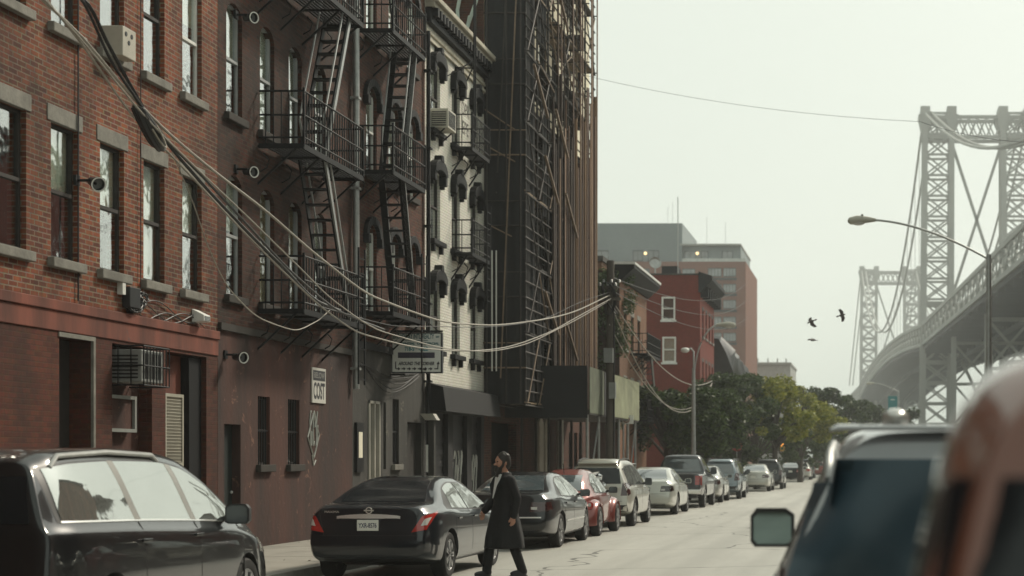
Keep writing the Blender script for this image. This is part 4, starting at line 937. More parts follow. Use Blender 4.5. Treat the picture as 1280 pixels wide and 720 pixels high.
# ------------------------------------------------------------------ vehicles
def paint(name, col, metal=.0, rough=.28, var=.04):
    m = pbr(name, col, rough, metal, .25, 1.0, var, 1.5); return m
TH = {}
class Car:
    """One vehicle, lofted from cross-sections; local y runs from the tail (0) to the nose (L)."""
    def __init__(s, name, label, cat, loc, rz, spec, mat, sub=2):
        s.sp = spec; s.L = spec['L']; s.W = spec['W']/2
        s.root = thing(name, label, cat, loc, rz)
        s.mat = mat
        top, sh = pchip(spec['top']), pchip(spec['sh']); plan = pchip(spec['plan']); bot = pchip(spec['bot'])
        tum = spec.get('tum', .42); rin = pchip(spec['rear']); fin = pchip(spec['front'])
        L, W = s.L, s.W
        ys = sorted(set([0, .03, .1, .2] + [p[0] for p in spec['top']] + [L-.2, L-.1, L-.03, L] + [i*L/26 for i in range(27)]))
        out = []
        for y in ys:
            if not out or y-out[-1] > .025: out.append(y)
        V = []; n = 0
        for y in out:
            w_ = W*plan(y); zb, zs, zt = bot(y), sh(y), top(y); zs = min(zs, zt-.015); h = max(0, zt-zs-.02); e = tum*h; wg = w_*.93-.02
            P = [(0, zb), (w_*.72, zb), (w_*.92, zb+.03), (w_*.985, zb+.12), (w_, zb+.45*(zs-zb)), (w_*.985, zs-.10), (w_*.957, zs-.025), (wg, zs+.008),
                 (wg-.02-.45*e, zs+.015+.48*h), (wg-.045-.88*e, zs+.02+.86*h), (wg-.11-1.02*e, zs+.02+.985*h), ((wg-.11-e)*.55, zt-.004), (0, zt)]
            fr = max(0, 1-y/.7); ff = max(0, 1-(L-y)/.7)
            row = []
            for x, z in P: row.append((max(x, 0.0), y + rin(z)*fr - fin(z)*ff, z))
            full = row + [(-x, yy, z) for x, yy, z in row[-2:0:-1]]
            V += full; n = len(full)
        Fc = []
        for i in range(len(out)-1):
            for j in range(n): Fc.append((i*n+j, i*n+(j+1) % n, (i+1)*n+(j+1) % n, (i+1)*n+j))
        m_ = len(out)
        for base, flip in ((0, False), ((m_-1)*n, True)):                       # end caps as strips between the two halves
            for j in range(n//2):
                a, c = base+j, base+j+1; d, e_ = base+(n-j-1) % n if j+1 < n else base, base+(n-j) % n
                q = [a, c, d, e_]; q2 = []
                for k in q:
                    if k not in q2: q2.append(k)
                if len(q2) >= 3: Fc.append(tuple(q2[::-1]) if flip else tuple(q2))
        me = bpy.data.meshes.new('body'); me.from_pydata(V, [], Fc); me.materials.append(mat); me.materials.append(BLACK)
        bm = bmesh.new(); bm.from_mesh(me); bmesh.ops.recalc_face_normals(bm, faces=bm.faces); bm.to_mesh(me); bm.free()
        ob = bpy.data.objects.new('body', me); COL.objects.link(ob)
        ss = ob.modifiers.new('s', 'SUBSURF'); ss.levels = sub; ss.render_levels = sub
        dg = bpy.context.evaluated_depsgraph_get(); dg.update()
        ev = ob.evaluated_get(dg); m1 = ev.to_mesh()
        s.bvh = BVHTree.FromPolygons([v.co.copy() for v in m1.vertices], [tuple(p.vertices) for p in m1.polygons]); ev.to_mesh_clear()
        cut = MB(); r = spec['wr']
        for yy in spec['axles']:
            for sx in (-1, 1):
                cut.lathe((sx*(W-.27), yy, r*1.0), (sx, 0, 0), [(.0005, 0), (r+.055, 0), (r+.055, .5), (.0005, .5)], 36, 1)
        co_ = cut.build('cutter', [BLACK, BLACK], None, weld=True)
        bo = ob.modifiers.new('b', 'BOOLEAN'); bo.operation = 'DIFFERENCE'; bo.object = co_; bo.solver = 'EXACT'
        dg = bpy.context.evaluated_depsgraph_get(); dg.update()
        m2 = bpy.data.meshes.new_from_object(ob.evaluated_get(dg)); ob.modifiers.clear(); ob.data = m2; m2.name = 'body'
        bpy.data.objects.remove(co_)
        m2.polygons.foreach_set('use_smooth', [True]*len(m2.polygons)); m2.set_sharp_from_angle(angle=R(38))
        ob.parent = s.root; s.body = ob
        s.wheels(spec.get('rim', ALLOY))
    def hit(s, proj, a, c):
        if proj == 'L': o, d = Vector((-3, a, c)), Vector((1, 0, 0))
        elif proj == 'R': o, d = Vector((3, a, c)), Vector((-1, 0, 0))
        elif proj == 'B': o, d = Vector((a, -3, c)), Vector((0, 1, 0))
        elif proj == 'F': o, d = Vector((a, s.L+3, c)), Vector((0, -1, 0))
        else: o, d = Vector((a, c, 5)), Vector((0, 0, -1))
        p, nn, _, _ = s.bvh.ray_cast(o, d)
        if p is None: p, nn, _, _ = s.bvh.find_nearest(o + d*2.4)
        if nn.dot(d) > 0: nn = -nn
        return p, nn
    def patch(s, name, mat, proj, fn, nu=16, nv=8, off=.004, parent=None, both=False, thick=.012, smoothfit=False):
        """fn(u, v) -> two coordinates in the projection; the patch follows the body, with its edge turned in."""
        for pr in ((proj, 'L') if both else (proj,)):
            b = MB(); g = []
            for i in range(nu+1):
                row = []
                for j in range(nv+1):
                    a, c = fn(i/nu, j/nv); p, nn = s.hit(pr, a, c); row.append((p+nn*off, p-nn*thick))
                g.append(row)
            if smoothfit:                                    # a pane is one smooth sheet: fit a low polynomial through the body behind it
                ax = 0 if pr in 'LR' else 1; UU, DD = [], []
                for i in range(nu+1):
                    for j in range(nv+1):
                        u, v = i/nu, j/nv; UU.append([u**p_*v**q_ for p_ in range(6) for q_ in range(5) if p_+q_ < 7]); DD.append(g[i][j][0][ax])
                UU, DD = np.array(UU), np.array(DD); cf = np.linalg.lstsq(UU, DD, rcond=None)[0]; ft = UU @ cf
                sg = 1 if pr == 'R' or pr == 'F' else -1; res = (DD-ft)*sg; ft = ft + sg*(np.percentile(res, 99)+.001); k = 0
                for i in range(nu+1):
                    for j in range(nv+1):
                        g[i][j][0][ax] = ft[k]; k += 1
            for i in range(nu):
                for j in range(nv): b.quad(g[i][j][0], g[i+1][j][0], g[i+1][j+1][0], g[i][j+1][0])
            edge = [(i, 0) for i in range(nu)] + [(nu, j) for j in range(nv)] + [(i, nv) for i in range(nu, 0, -1)] + [(0, j) for j in range(nv, 0, -1)]
            for k in range(len(edge)):
                i, j = edge[k]; i2, j2 = edge[(k+1) % len(edge)]; b.quad(g[i][j][0], g[i][j][1], g[i2][j2][1], g[i2][j2][0])
            o = b.build(name, mat, parent or s.root, local=True, weld=True, smooth=True)
        return o
    def rect(s, name, mat, proj, a0, a1, c0, c1, **k): return s.patch(name, mat, proj, lambda u, v: (a0+(a1-a0)*u, c0+(c1-c0)*v), **k)
    def poly4(s, name, mat, proj, bl, br, tr, tl, **k):
        f = lambda u, v: tuple((bl[i]*(1-u)+br[i]*u)*(1-v) + (tl[i]*(1-u)+tr[i]*u)*v for i in (0, 1))
        return s.patch(name, mat, proj, f, **k)
    def sidewin(s, name, mat, lo, hi, a0, a1, t0, t1, **k):
        """window between bottom curve lo(y) and top curve hi(y), from a0..a1 along the bottom and t0..t1 along the top."""
        def f(u, v):
            yb, yt = a0+(a1-a0)*u, t0+(t1-t0)*u; y = yb*(1-v)+yt*v
            return (y, lo(yb)*(1-v)+hi(yt)*v)
        return s.patch(name, mat, 'R', f, both=True, **k)
    def wheels(s, rimmat):
        r = s.sp['wr']; W = s.W; tw = s.sp.get('tw', .215)
        for yy in s.sp['axles']:
            for sx in (1, -1):
                x0 = sx*(W-.035)
                b = MB(); b.lathe((x0, yy, r), (-sx, 0, 0), [(r*.66, .012), (r*.74, -.004), (r*.93, .0), (r*.99, .025), (r, .05), (r, tw-.05), (r*.98, tw-.02), (r*.9, tw), (r*.62, tw-.01)], 36)
                wh = b.build('wheel', BLACK, s.root, local=True, smooth=True)
                b = MB(); b.lathe((x0, yy, r), (-sx, 0, 0), [(r*.60, .05), (r*.60, .018), (r*.64, .006), (r*.68, .008), (r*.68, .05)], 32)
                n = s.sp.get('spokes', 7)
                for k in range(n):
                    a = 2*math.pi*k/n; ca, sa = math.cos(a), math.sin(a); X0 = x0-sx*.03
                    for da in (-.11, .11):
                        a2 = a+da*.8; b.bar((X0+sx*.012, yy+r*.12*ca, r+r*.12*sa), (X0+sx*.012, yy+r*.62*math.cos(a2), r+r*.62*math.sin(a2)), .035, .04)
                b.lathe((x0, yy, r), (-sx, 0, 0), [(.001, .0), (r*.13, .004), (r*.18, .02), (r*.18, .06)], 20)
                b.build('rim', rimmat, wh, local=True, smooth=True)
                b = MB(); b.lathe((x0-sx*.075, yy, r), (sx, 0, 0), [(.001, 0), (r*.6, 0)], 24); b.build('brake_disc', pbr('brake_dark', (.05, .05, .05), .5, metal=.5), wh, local=True)
    def mirror(s, y, z, xin, size=(.2, .10, .15), mat=None, sides=(1, -1), tilt=0):
        mg = pbr('mirror_silver', (.22, .30, .31), .03, metal=1, var=.02) if size[0] > .25 else pbr('mirror_dark', (.07, .08, .085), .05, spec=.6, var=.02)
        for sx in sides:
            b = MB(); cx = sx*(xin+.055+size[0]/2); w_, d_, h_ = size
            pr = [(-w_/2, -h_*.42), (-w_*.36, -h_/2), (w_*.40, -h_/2), (w_/2, -h_*.36), (w_/2, h_*.30), (w_*.36, h_/2), (-w_*.30, h_/2), (-w_/2, h_*.34)]
            b.prism([(cx+px*sx, y-.012, z+pz) for px, pz in pr], (0, .02, 0))
            n0 = len(b.v); k = len(pr)
            for px, pz in pr: b.v.append((cx+px*sx, y+.006, z+pz))
            for px, pz in pr: b.v.append((cx+px*sx*.93, y+d_*.55, z+pz*.93))
            for px, pz in pr: b.v.append((cx+px*sx*.55, y+d_, z+pz*.6))
            for ring in (0, 1):
                for j in range(k): b.f.append((n0+ring*k+j, n0+ring*k+(j+1) % k, n0+(ring+1)*k+(j+1) % k, n0+(ring+1)*k+j)); b.m.append(0)
            b.f.append(tuple(n0+2*k+j for j in range(k))); b.m.append(0)
            b.prism([(sx*(xin-.06), y+.0, z-h_*.5), (sx*(xin-.06), y+.08, z-h_*.5), (sx*(xin+.09), y+.07, z-h_*.28), (sx*(xin+.09), y+.01, z-h_*.28)], (0, 0, .05))
            mo = b.build('mirror', mat or s.mat, s.root, local=True, smooth=True)
            b = MB(); b.prism([(cx+px*sx*.86, y-.0125, z+pz*.84) for px, pz in pr], (0, -.003, 0)); b.build('mirror_glass', mg, mo, local=True)
    def plate(s, z, y_proj='B', txt=None, w_=.30, x=0):
        p, nn = s.hit(y_proj, x, z); b = MB(); b.box(x-w_/2, x+w_/2, p.y-.022, p.y-.012, z-.076, z+.076)
        o = b.build('licence_plate', PLATE, s.root, local=True, bevel=.006)
        b = MB(); b.box(x-w_/2-.012, x+w_/2+.012, p.y-.011, p.y+.02, z-.086, z+.086); b.build('plate_frame', PLASTIC, o, local=True)
        if txt: text(txt, .09, PLATETXT, o, face_cam((x, p.y-.0225, z-.004)), 'plate_number', width=w_*.84, extrude=.001, bold=.002, local=True)
        return o
    def seams(s, ys, z0, hi, mat=None):
        for y in ys: s.sidewin('door_gap', mat or BLACK, lambda q: z0, hi, y-.006, y+.006, y-.006, y+.006, nu=1, nv=10, off=.0015)
    def handle(s, ys, z, mat=None):
        for y in ys:
            for pr in 'RL':
                p, nn = s.hit(pr, y, z); b = MB(); sx = 1 if pr == 'R' else -1
                b.bar((p.x+sx*.022, y-.10, z), (p.x+sx*.022, y+.08, z), .02, .028)
                for q in (-.09, .07): b.bar((p.x-sx*.01, y+q, z), (p.x+sx*.025, y+q, z), .02)
                b.build('door_handle', mat or s.mat, s.root, local=True, bevel=.005)
def arch(pts): return pchip(pts)
def finish(c, lo, hi, A, wins, rear, wind, glass_=CARGLASS, trim=True, seam=None, mz=1.0, my=None, mmat=None, msize=(.2, .1, .15), rearglass=None):
    """windows, seams, mirrors, sills that every car has. wins: (a0, a1, t0, t1); rear/wind: corner lists"""
    lo, hi = arch(lo), arch(hi)
    if trim:
        a0, a1 = A; eps = .018
        lo2 = lambda y: lo(y)-eps; hi2 = lambda y: hi(y)+eps
        c.sidewin('window_trim', PLASTIC, lo2, hi2, a0-eps, a1+eps*2, a0-eps, a1+eps*2, nu=40, nv=6, off=.0015)
    for w_ in wins: c.sidewin('side_window', MIRGLASS if glass_ is CARGLASS else glass_, lo, hi, *w_, nu=14, nv=6, off=.005, smoothfit=True, thick=.03)
    c.poly4('rear_window', rearglass or REARGLASS, 'B', *rear, nu=16, nv=10, off=.004, smoothfit=True, thick=.03)
    c.poly4('windshield', CARGLASS, 'F', *wind, nu=16, nv=8, off=.004, smoothfit=True, thick=.03)
    if seam: c.seams(seam, .30, lo)
    p, nn = c.hit('R', my, mz-.08); c.mirror(my, mz, p.x-.02, msize, mmat)
    c.rect('sill', PLASTIC, 'R', c.sp['axles'][0]+c.sp['wr']+.08, c.sp['axles'][1]-c.sp['wr']-.08, .19, .27, nu=10, nv=2, both=True, off=.006)
BOT = lambda L: [(0, .34), (.25, .27), (.8, .2), (L-.8, .2), (L-.25, .24), (L, .30)]
REAR = [(.2, .10), (.34, .03), (.52, .0), (.66, .015), (.8, .06), (.98, .10), (1.2, .14), (1.9, .2)]
FRONT = [(.2, .10), (.34, .02), (.5, .0), (.66, .03), (.85, .12), (1.2, .2), (1.9, .2)]
def PLAN(L, r0=.84, f0=.74): return [(0, r0), (.12, .90), (.35, .955), (.9, .99), (1.6, 1), (L-1.5, .995), (L-.8, .96), (L-.3, .87), (L, f0)]
SEDAN = dict(L=4.84, W=1.86, wr=.335, axles=(1.02, 3.80), plan=PLAN(4.84), bot=BOT(4.84), rear=REAR, front=FRONT, tum=.50,
    top=[(0, 1.035), (.1, 1.075), (.35, 1.09), (.62, 1.095), (.80, 1.13), (1.2, 1.30), (1.6, 1.42), (2.1, 1.475), (2.55, 1.47), (3.0, 1.385), (3.4, 1.22), (3.78, 1.03), (4.2, .93), (4.6, .83), (4.84, .70)],
    sh=[(0, .98), (.5, 1.0), (.95, 1.005), (1.6, .96), (2.6, .93), (3.7, .90), (4.4, .79), (4.84, .64)])
SEDAN_LO = [(.95, 1.02), (1.6, 1.0), (2.4, .975), (3.6, .945)]
SEDAN_HI = [(1.02, 1.06), (1.25, 1.20), (1.55, 1.305), (2.0, 1.36), (2.5, 1.35), (2.9, 1.27), (3.25, 1.12), (3.55, .975)]
SEDAN_W = [(1.06, 1.28, 1.08, 1.40), (1.32, 2.22, 1.44, 2.18), (2.27, 3.52, 2.23, 3.46)]
def sedan(name, label, loc, mat, rz=0, lamp=REDLAMP, txt=None, hero=False, lampshape='band', pale=None, sub=2, rim=ALLOY, spec=None):
    sp = dict(spec or SEDAN); sp['rim'] = rim
    c = Car(name, label, 'car', loc, rz, sp, mat, sub)
    finish(c, SEDAN_LO, SEDAN_HI, (1.03, 3.55), SEDAN_W[1:], [(-.60, 1.115), (.60, 1.115), (.47, 1.395), (-.47, 1.395)], [(-.66, 1.06), (.66, 1.06), (.53, 1.40), (-.53, 1.40)],
           seam=(1.30, 2.25, 3.50), mz=1.02, my=3.22, rearglass=pale)
    c.rect('bumper_trim', PLASTIC, 'B', -.62, .62, .30, .37, nu=14, nv=2)
    c.rect('trunk_gap', BLACK, 'B', -.66, .66, .655, .663, nu=14, nv=1, off=.0015)
    for s in (-1, 1):
        if hero:                                            # swept lamps that run round the corner
            cl = c.poly4('taillight', lamp, 'B', (s*.605, .70), (s*.80, .735), (s*.86, .955), (s*.74, .925), nu=10, nv=8, off=.008)
            c.poly4('lamp_lens', CLEARLAMP, 'B', (s*.73, .79), (s*.80, .80), (s*.83, .91), (s*.775, .885), nu=6, nv=5, off=.012, parent=cl)
            c.poly4('lamp_wing', lamp, 'R' if s > 0 else 'L', (.16, .80), (.30, .90), (.52, .985), (.14, .935), nu=8, nv=6, off=.008, parent=cl)
            c.poly4('trunk_gap', BLACK, 'B', (s*.60, .66), (s*.612, .66), (s*.70, .98), (s*.688, .98), nu=1, nv=8, off=.0015)
        else:
            cl = c.poly4('taillight', lamp, 'B', (s*.47, .72), (s*.82, .73), (s*.84, .90), (s*.50, .90), nu=10, nv=6, off=.008)
            c.poly4('lamp_wing', lamp, 'R' if s > 0 else 'L', (.10, .745), (.30, .76), (.24, .90), (.12, .90), nu=6, nv=5, off=.008, parent=cl)
            c.rect('lamp_lens', CLEARLAMP, 'B', s*.50, s*.62, .76, .81, nu=4, nv=3, off=.011, parent=cl)
    c.poly4('headlight', CLEARLAMP, 'F', (-.80, .60), (-.5, .58), (-.45, .70), (-.75, .74), nu=6, nv=4); c.poly4('headlight', CLEARLAMP, 'F', (.80, .60), (.5, .58), (.45, .70), (.75, .74), nu=6, nv=4)
    c.plate(.80 if hero else .78, txt=txt)
    c.handle((1.48, 2.42), .86)
    return c
NAVY = paint('black_blue_paint', (.008, .011, .016), .2)
# the near black sedan
cN = sedan('sedan', 'glossy black sedan with chrome trunk bar and red swept taillights', (-7.03, 22.75, 0), NAVY, hero=True, txt='YXR-8576')
cN.patch('chrome_bar', CHROME, 'B', lambda u, v: (-.44+.88*u, .905+.045*math.sin(math.pi*u)**.5*(1 if True else 0)*.35 + (v-.5)*(.035+.03*math.sin(math.pi*u))), nu=20, nv=5, off=.022, thick=.0)
p, nn = cN.hit('B', 0, 1.02)
b = MB(); c0 = Vector((0, p.y-.012, 1.005)); b.lathe(c0, (0, -1, 0), [(.034, 0), (.034, .012), (.048, .012), (.048, 0), (.034, 0)], 24); b.box(-.068, .068, c0.y-.016, c0.y-.002, .996, 1.014)
b.build('emblem', CHROME, cN.root, local=True)
p, nn = cN.hit('B', -.52, .985); text('MAXIMA', .042, CHROME, cN.root, face_cam((-.52, p.y-.006, .985)), 'lettering', width=.2, local=True)
# the other parked cars of the left kerb, nearest first
BLK2 = paint('soft_black_paint', (.010, .011, .013), .1)
cars = []
c3 = sedan('sedan', 'black sedan with dark red taillights behind the walking man', (-7.0, 31.05, 0), BLK2, lamp=DKLAMP, pale=SKYGLASS)
for s in (1,): c3.rect('side_moulding', CHROME, 'R', 1.5, 3.4, .50, .525, nu=14, nv=1, both=True, off=.01); c3.rect('bumper_moulding', CHROME, 'B', -.7, .7, .60, .625, nu=14, nv=1, off=.01)
# rounded red-brown hatchback with bulging fenders
BEETLE = dict(L=4.08, W=1.62, wr=.33, axles=(.72, 3.23), plan=[(0, .55), (.15, .72), (.4, .86), (.9, .96), (1.6, 1), (2.6, .98), (3.3, .9), (3.8, .76), (4.08, .55)], bot=[(0, .36), (.4, .26), (.9, .2), (3.2, .2), (3.8, .26), (4.08, .36)],
    rear=[(.2, .1), (.45, .0), (.7, .05), (.95, .16), (1.2, .22), (1.6, .22)], front=[(.2, .1), (.5, .0), (.8, .1), (1.2, .2)], tum=.52,
    top=[(0, .84), (.12, .97), (.35, 1.12), (.7, 1.28), (1.1, 1.42), (1.6, 1.50), (2.1, 1.50), (2.5, 1.41), (2.85, 1.23), (3.15, 1.05), (3.5, .93), (3.85, .78), (4.08, .6)],
    sh=[(0, .78), (.4, .90), (1.0, .93), (2.0, .92), (3.0, .90), (3.6, .80), (4.08, .55)])
MAROON = paint('red_brown_paint', (.23, .055, .045), .25, .3)
cB = Car('hatchback', 'rounded red brown hatchback with bulging fenders', 'car', (-7.0, 36.1, 0), 0, BEETLE, MAROON)
finish(cB, [(.95, .97), (2.0, .955), (2.9, .945)], [(1.0, 1.12), (1.25, 1.27), (1.6, 1.36), (2.0, 1.375), (2.4, 1.28), (2.7, 1.11), (2.9, .985)], (1.0, 2.9), [(1.02, 1.52, 1.12, 1.6), (1.58, 2.86, 1.64, 2.82)],
       [(-.50, 1.02), (.50, 1.02), (.42, 1.36), (-.42, 1.36)], [(-.55, 1.08), (.55, 1.08), (.45, 1.42), (-.45, 1.42)], seam=(1.5, 2.85), mz=1.0, my=2.55, mmat=PLASTIC, rearglass=SKYGLASS)
for s in (1, -1):
    for yy in (.72, 3.23):                                   # fender: a fat quarter-round over each wheel
        b = MB(); rows = []
        for i in range(15):
            a = math.pi*(-.06 + 1.12*i/14)
            row = []
            for j in range(9):
                t = math.pi*j/16*1.0
                rr = .40 + .20*math.cos(t*1.0)*.62; xx = .60 + .27*math.sin(t)
                row.append((s*xx, yy+(rr+.02)*1.12*math.cos(a), max(.24, .33+rr*.98*math.sin(a))))
            rows.append(row)
        for i in range(14):
            for j in range(8): b.quad(rows[i][j], rows[i+1][j], rows[i+1][j+1], rows[i][j+1])
            b.quad(rows[i][8], rows[i+1][8], (s*.74, rows[i+1][8][1], rows[i+1][8][2]), (s*.74, rows[i][8][1], rows[i][8][2]))
        b.build('fender', MAROON, cB.root, local=True, smooth=True, weld=True)
    b = MB(); b.lathe((s*.70, .235, .70), (s*.35, -1, .15), [(.001, .035), (.05, .032), (.09, .02), (.10, 0), (.08, -.05)], 18); tl = b.build('taillight', REDLAMP, cB.root, local=True, smooth=True)
    b = MB(); b.lathe((s*.713, .199, .706), (s*.35, -1, .15), [(.001, .004), (.038, .0), (.04, -.01)], 14); b.build('lamp_lens', CLEARLAMP, tl, local=True)
    b = MB(); b.ball((s*.6, 3.78, .68), (.11, .1, .11), 12); b.build('headlight', CLEARLAMP, cB.root, local=True, smooth=True)
cB.plate(.62); b = MB(); b.tube([(0, 1.0, 1.39), (0, .86, 1.62)], .008, 5); b.build('antenna', PLASTIC, cB.root, local=True)
for w_ in list(cB.root.children):
    if w_.name.startswith('wheel'):
        w_.location.x += .10 if sum(v.co.x for v in w_.data.vertices) > 0 else -.10
# SUVs
def suvspec(L=4.55, W=1.80, Hh=1.74, wr=.36, axles=(.92, 3.54), tum=.30):
    return dict(L=L, W=W, wr=wr, axles=axles, plan=PLAN(L, .88, .8), bot=[(0, .42), (.3, .33), (.9, .25), (L-.9, .25), (L-.3, .3), (L, .36)], tum=tum,
        rear=[(.2, .1), (.4, .0), (.62, .0), (.75, .06), (1.05, .085), (1.3, .15), (Hh-.1, .36), (2.2, .4)], front=FRONT,
        top=[(0, Hh-.09), (.08, Hh-.06), (.3, Hh-.02), (.8, Hh), (1.6, Hh), (2.2, Hh-.03), (2.6, Hh-.12), (3.0, Hh-.34), (3.4, 1.15), (3.8, 1.07), (L-.3, .98), (L, .82)],
        sh=[(0, 1.02), (1.0, 1.03), (2.4, 1.01), (3.4, .98), (L-.5, .88), (L, .72)])
def suv(name, label, loc, mat, spec=None, lamp=DKLAMP, rz=0, rails=True, cat='SUV', gl=CARGLASS, clad=None, rearglass=None, Hh=1.74, sub=2, rw=.62):
    sp = spec or suvspec(); k = Hh-1.74; Lx = sp['L']; d = Lx-4.55
    c = Car(name, label, cat, loc, rz, sp, mat, sub)
    a = sp['axles'][1]-.36
    finish(c, [(.4, 1.085), (1.5, 1.075), (3.3, 1.05)], [(.42, 1.46+k), (.7, 1.53+k), (1.6, 1.56+k), (2.2, 1.53+k), (2.6, 1.42+k), (2.95, 1.22), (3.2, 1.075)], (.42, 3.15),
           [(.45, .98, .5, 1.0), (1.04, 2.0, 1.05, 1.98), (2.06, 3.12, 2.05, 3.08)], [(-rw, 1.10), (rw, 1.10), (rw-.07, 1.50+k), (.07-rw, 1.50+k)], [(-.66, 1.12), (.66, 1.12), (.56, 1.58+k), (-.56, 1.58+k)],
           gl, seam=(1.02, 2.03, 3.10), mz=1.12, my=2.85, mmat=PLASTIC, msize=(.19, .12, .19), rearglass=rearglass)
    W = sp['W']/2
    for s in (1, -1):
        cl = c.poly4('taillight', lamp, 'B', (s*.62, .80), (s*(W-.09), .80), (s*(W-.10), 1.12), (s*.66, 1.12), nu=6, nv=8, off=.008)
        c.poly4('lamp_wing', lamp, 'R' if s > 0 else 'L', (.14, .80), (.30, .84), (.28, 1.10), (.18, 1.12), nu=5, nv=6, off=.008, parent=cl)
        c.poly4('headlight', CLEARLAMP, 'F', (s*(W-.08), .74), (s*.5, .72), (s*.48, .86), (s*(W-.14), .9), nu=6, nv=4)
    if rails:
        for s in (1, -1):
            pts = []
            for y in (.35, .5, 1.2, 2.0, 2.2): p, nn = c.hit('T', s*.52, y); pts.append((s*.52, y, p.z+(.05 if .4 < y < 2.1 else .0)))
            b = MB(); b.tube(pts, .018, 6); b.build('roof_rail', PLASTIC, c.root, local=True, smooth=True)
    c.rect('bumper_trim', clad or PLASTIC, 'B', -.78, .78, .40, .56, nu=14, nv=3, off=.01)
    c.rect('tailgate_gap', BLACK, 'B', -.66, .66, .655, .664, nu=14, nv=1, off=.0015)
    c.plate(.82)
    c.handle((1.2, 2.2), .95)
    b = MB(); p, nn = c.hit('B', 0, 1.6+k); b.box(-.5, .5, p.y-.10, p.y+.15, 1.60+k, 1.63+k); b.build('spoiler', mat, c.root, local=True, bevel=.01)
    return c
SILV = paint('silver_paint', (.46, .46, .43), .45, .3)
SILV2 = paint('pale_gold_silver_paint', (.50, .49, .43), .4, .3)
cS = suv('compact_suv', 'silver compact SUV with black rear window and roof rails', (-7.0, 41.3, 0), SILV2)
c4 = sedan('sedan', 'pale silver sedan with black taillights behind the compact SUV', (-7.0, 50.1, 0), paint('pale_silver_paint', (.56, .57, .52), .35, .3), lamp=pbr('black_lamp', (.02, .015, .015), .1, coat=1), pale=SKYGLASS)
# pickup truck
PICK = dict(L=5.6, W=1.95, wr=.39, axles=(1.15, 4.45), plan=PLAN(5.6, .93, .86), bot=[(0, .5), (.4, .42), (1.0, .34), (4.6, .34), (5.2, .4), (5.6, .46)], tum=.30, rear=[(.3, .06), (.5, .0), (.75, .0), (.9, .03), (1.3, .04), (2, .05)], front=FRONT,
    top=[(0, 1.19), (.3, 1.20), (1.0, 1.20), (1.82, 1.20), (1.90, 1.30), (2.02, 1.78), (2.2, 1.875), (2.6, 1.90), (3.1, 1.88), (3.5, 1.75), (3.9, 1.45), (4.2, 1.24), (4.7, 1.16), (5.3, 1.08), (5.6, .9)],
    sh=[(0, 1.17), (1.8, 1.17), (2.3, 1.16), (4.0, 1.12), (5.0, 1.03), (5.6, .8)])
GREYP = paint('dark_grey_paint', (.045, .05, .055), .4, .3)
cP = Car('pickup_truck', 'dark grey pickup truck with red taillights and wide rear cab window', 'pickup truck', (-6.95, 57.4, 0), 0, PICK, GREYP)
finish(cP, [(2.2, 1.23), (4.0, 1.19)], [(2.22, 1.68), (2.6, 1.72), (3.2, 1.69), (3.6, 1.5), (3.95, 1.24)], (2.22, 3.98), [(2.26, 2.8, 2.28, 2.8), (2.86, 3.92, 2.86, 3.9)], [(-.72, 1.27), (.72, 1.27), (.60, 1.72), (-.60, 1.72)], [(-.7, 1.3), (.7, 1.3), (.58, 1.74), (-.58, 1.74)],
       seam=(2.83, 3.95), mz=1.3, my=3.65, mmat=PLASTIC, msize=(.22, .12, .26), rearglass=SKYGLASS)
for s in (1, -1):
    cP.poly4('taillight', REDLAMP, 'B', (s*.70, .82), (s*.90, .82), (s*.90, 1.14), (s*.70, 1.14), nu=4, nv=6, off=.01)
    cP.poly4('headlight', CLEARLAMP, 'F', (s*.9, .8), (s*.55, .8), (s*.55, .98), (s*.88, .98), nu=4, nv=4)
cP.rect('tailgate', GREYP, 'B', -.66, .66, .78, 1.15, nu=10, nv=5, off=.012); cP.plate(.66)
b = MB(); b.box(-.9, .9, -.12, .03, .5, .66); b.build('bumper', CHROME, cP.root, local=True, bevel=.03)
cP.rect('bed_floor', BLACK, 'T', -.72, .72, .12, 1.75, nu=6, nv=10, off=.006); cP.handle((2.95,), 1.1)
# cars beyond the pickup
sedan('sedan', 'small silver sedan tucked close behind the pickup truck', (-6.9, 64.4, 0), SILV, sub=1, lamp=DKLAMP)
suv('station_wagon', 'pale blue grey wagon with large mirror ahead of the small silver sedan', (-6.6, 70.2, 0), paint('blue_grey_paint', (.22, .27, .30), .4, .3), sub=1, cat='car', rearglass=SKYGLASS)
sedan('sedan', 'bright silver sedan standing clear in the middle of the parked row', (-6.4, 87, 0), paint('bright_silver_paint', (.55, .55, .5), .4, .3), sub=1, lamp=DKLAMP, pale=SKYGLASS)
suv('suv', 'black SUV parked ahead of the bright silver sedan', (-6.05, 93.5, 0), BLK2, sub=1)
suv('suv', 'far black SUV half hidden beside the bright silver sedan', (-7.2, 79.0, 0), NAVY, sub=1)
sedan('sedan', 'distant black sedan with pale rear window', (-6.4, 126, 0), NAVY, sub=1, pale=SKYGLASS)
sedan('sedan', 'distant silver sedan just past the distant black sedan', (-6.1, 136, 0), SILV, sub=1)
suv('suv', 'farthest grey SUV at the end of the parked row', (-6.2, 147, 0), GREYP, sub=1, rails=False)
sedan('sedan', 'farthest dark red car beyond the parked row', (-5.4, 156, 0), MAROON, sub=1)
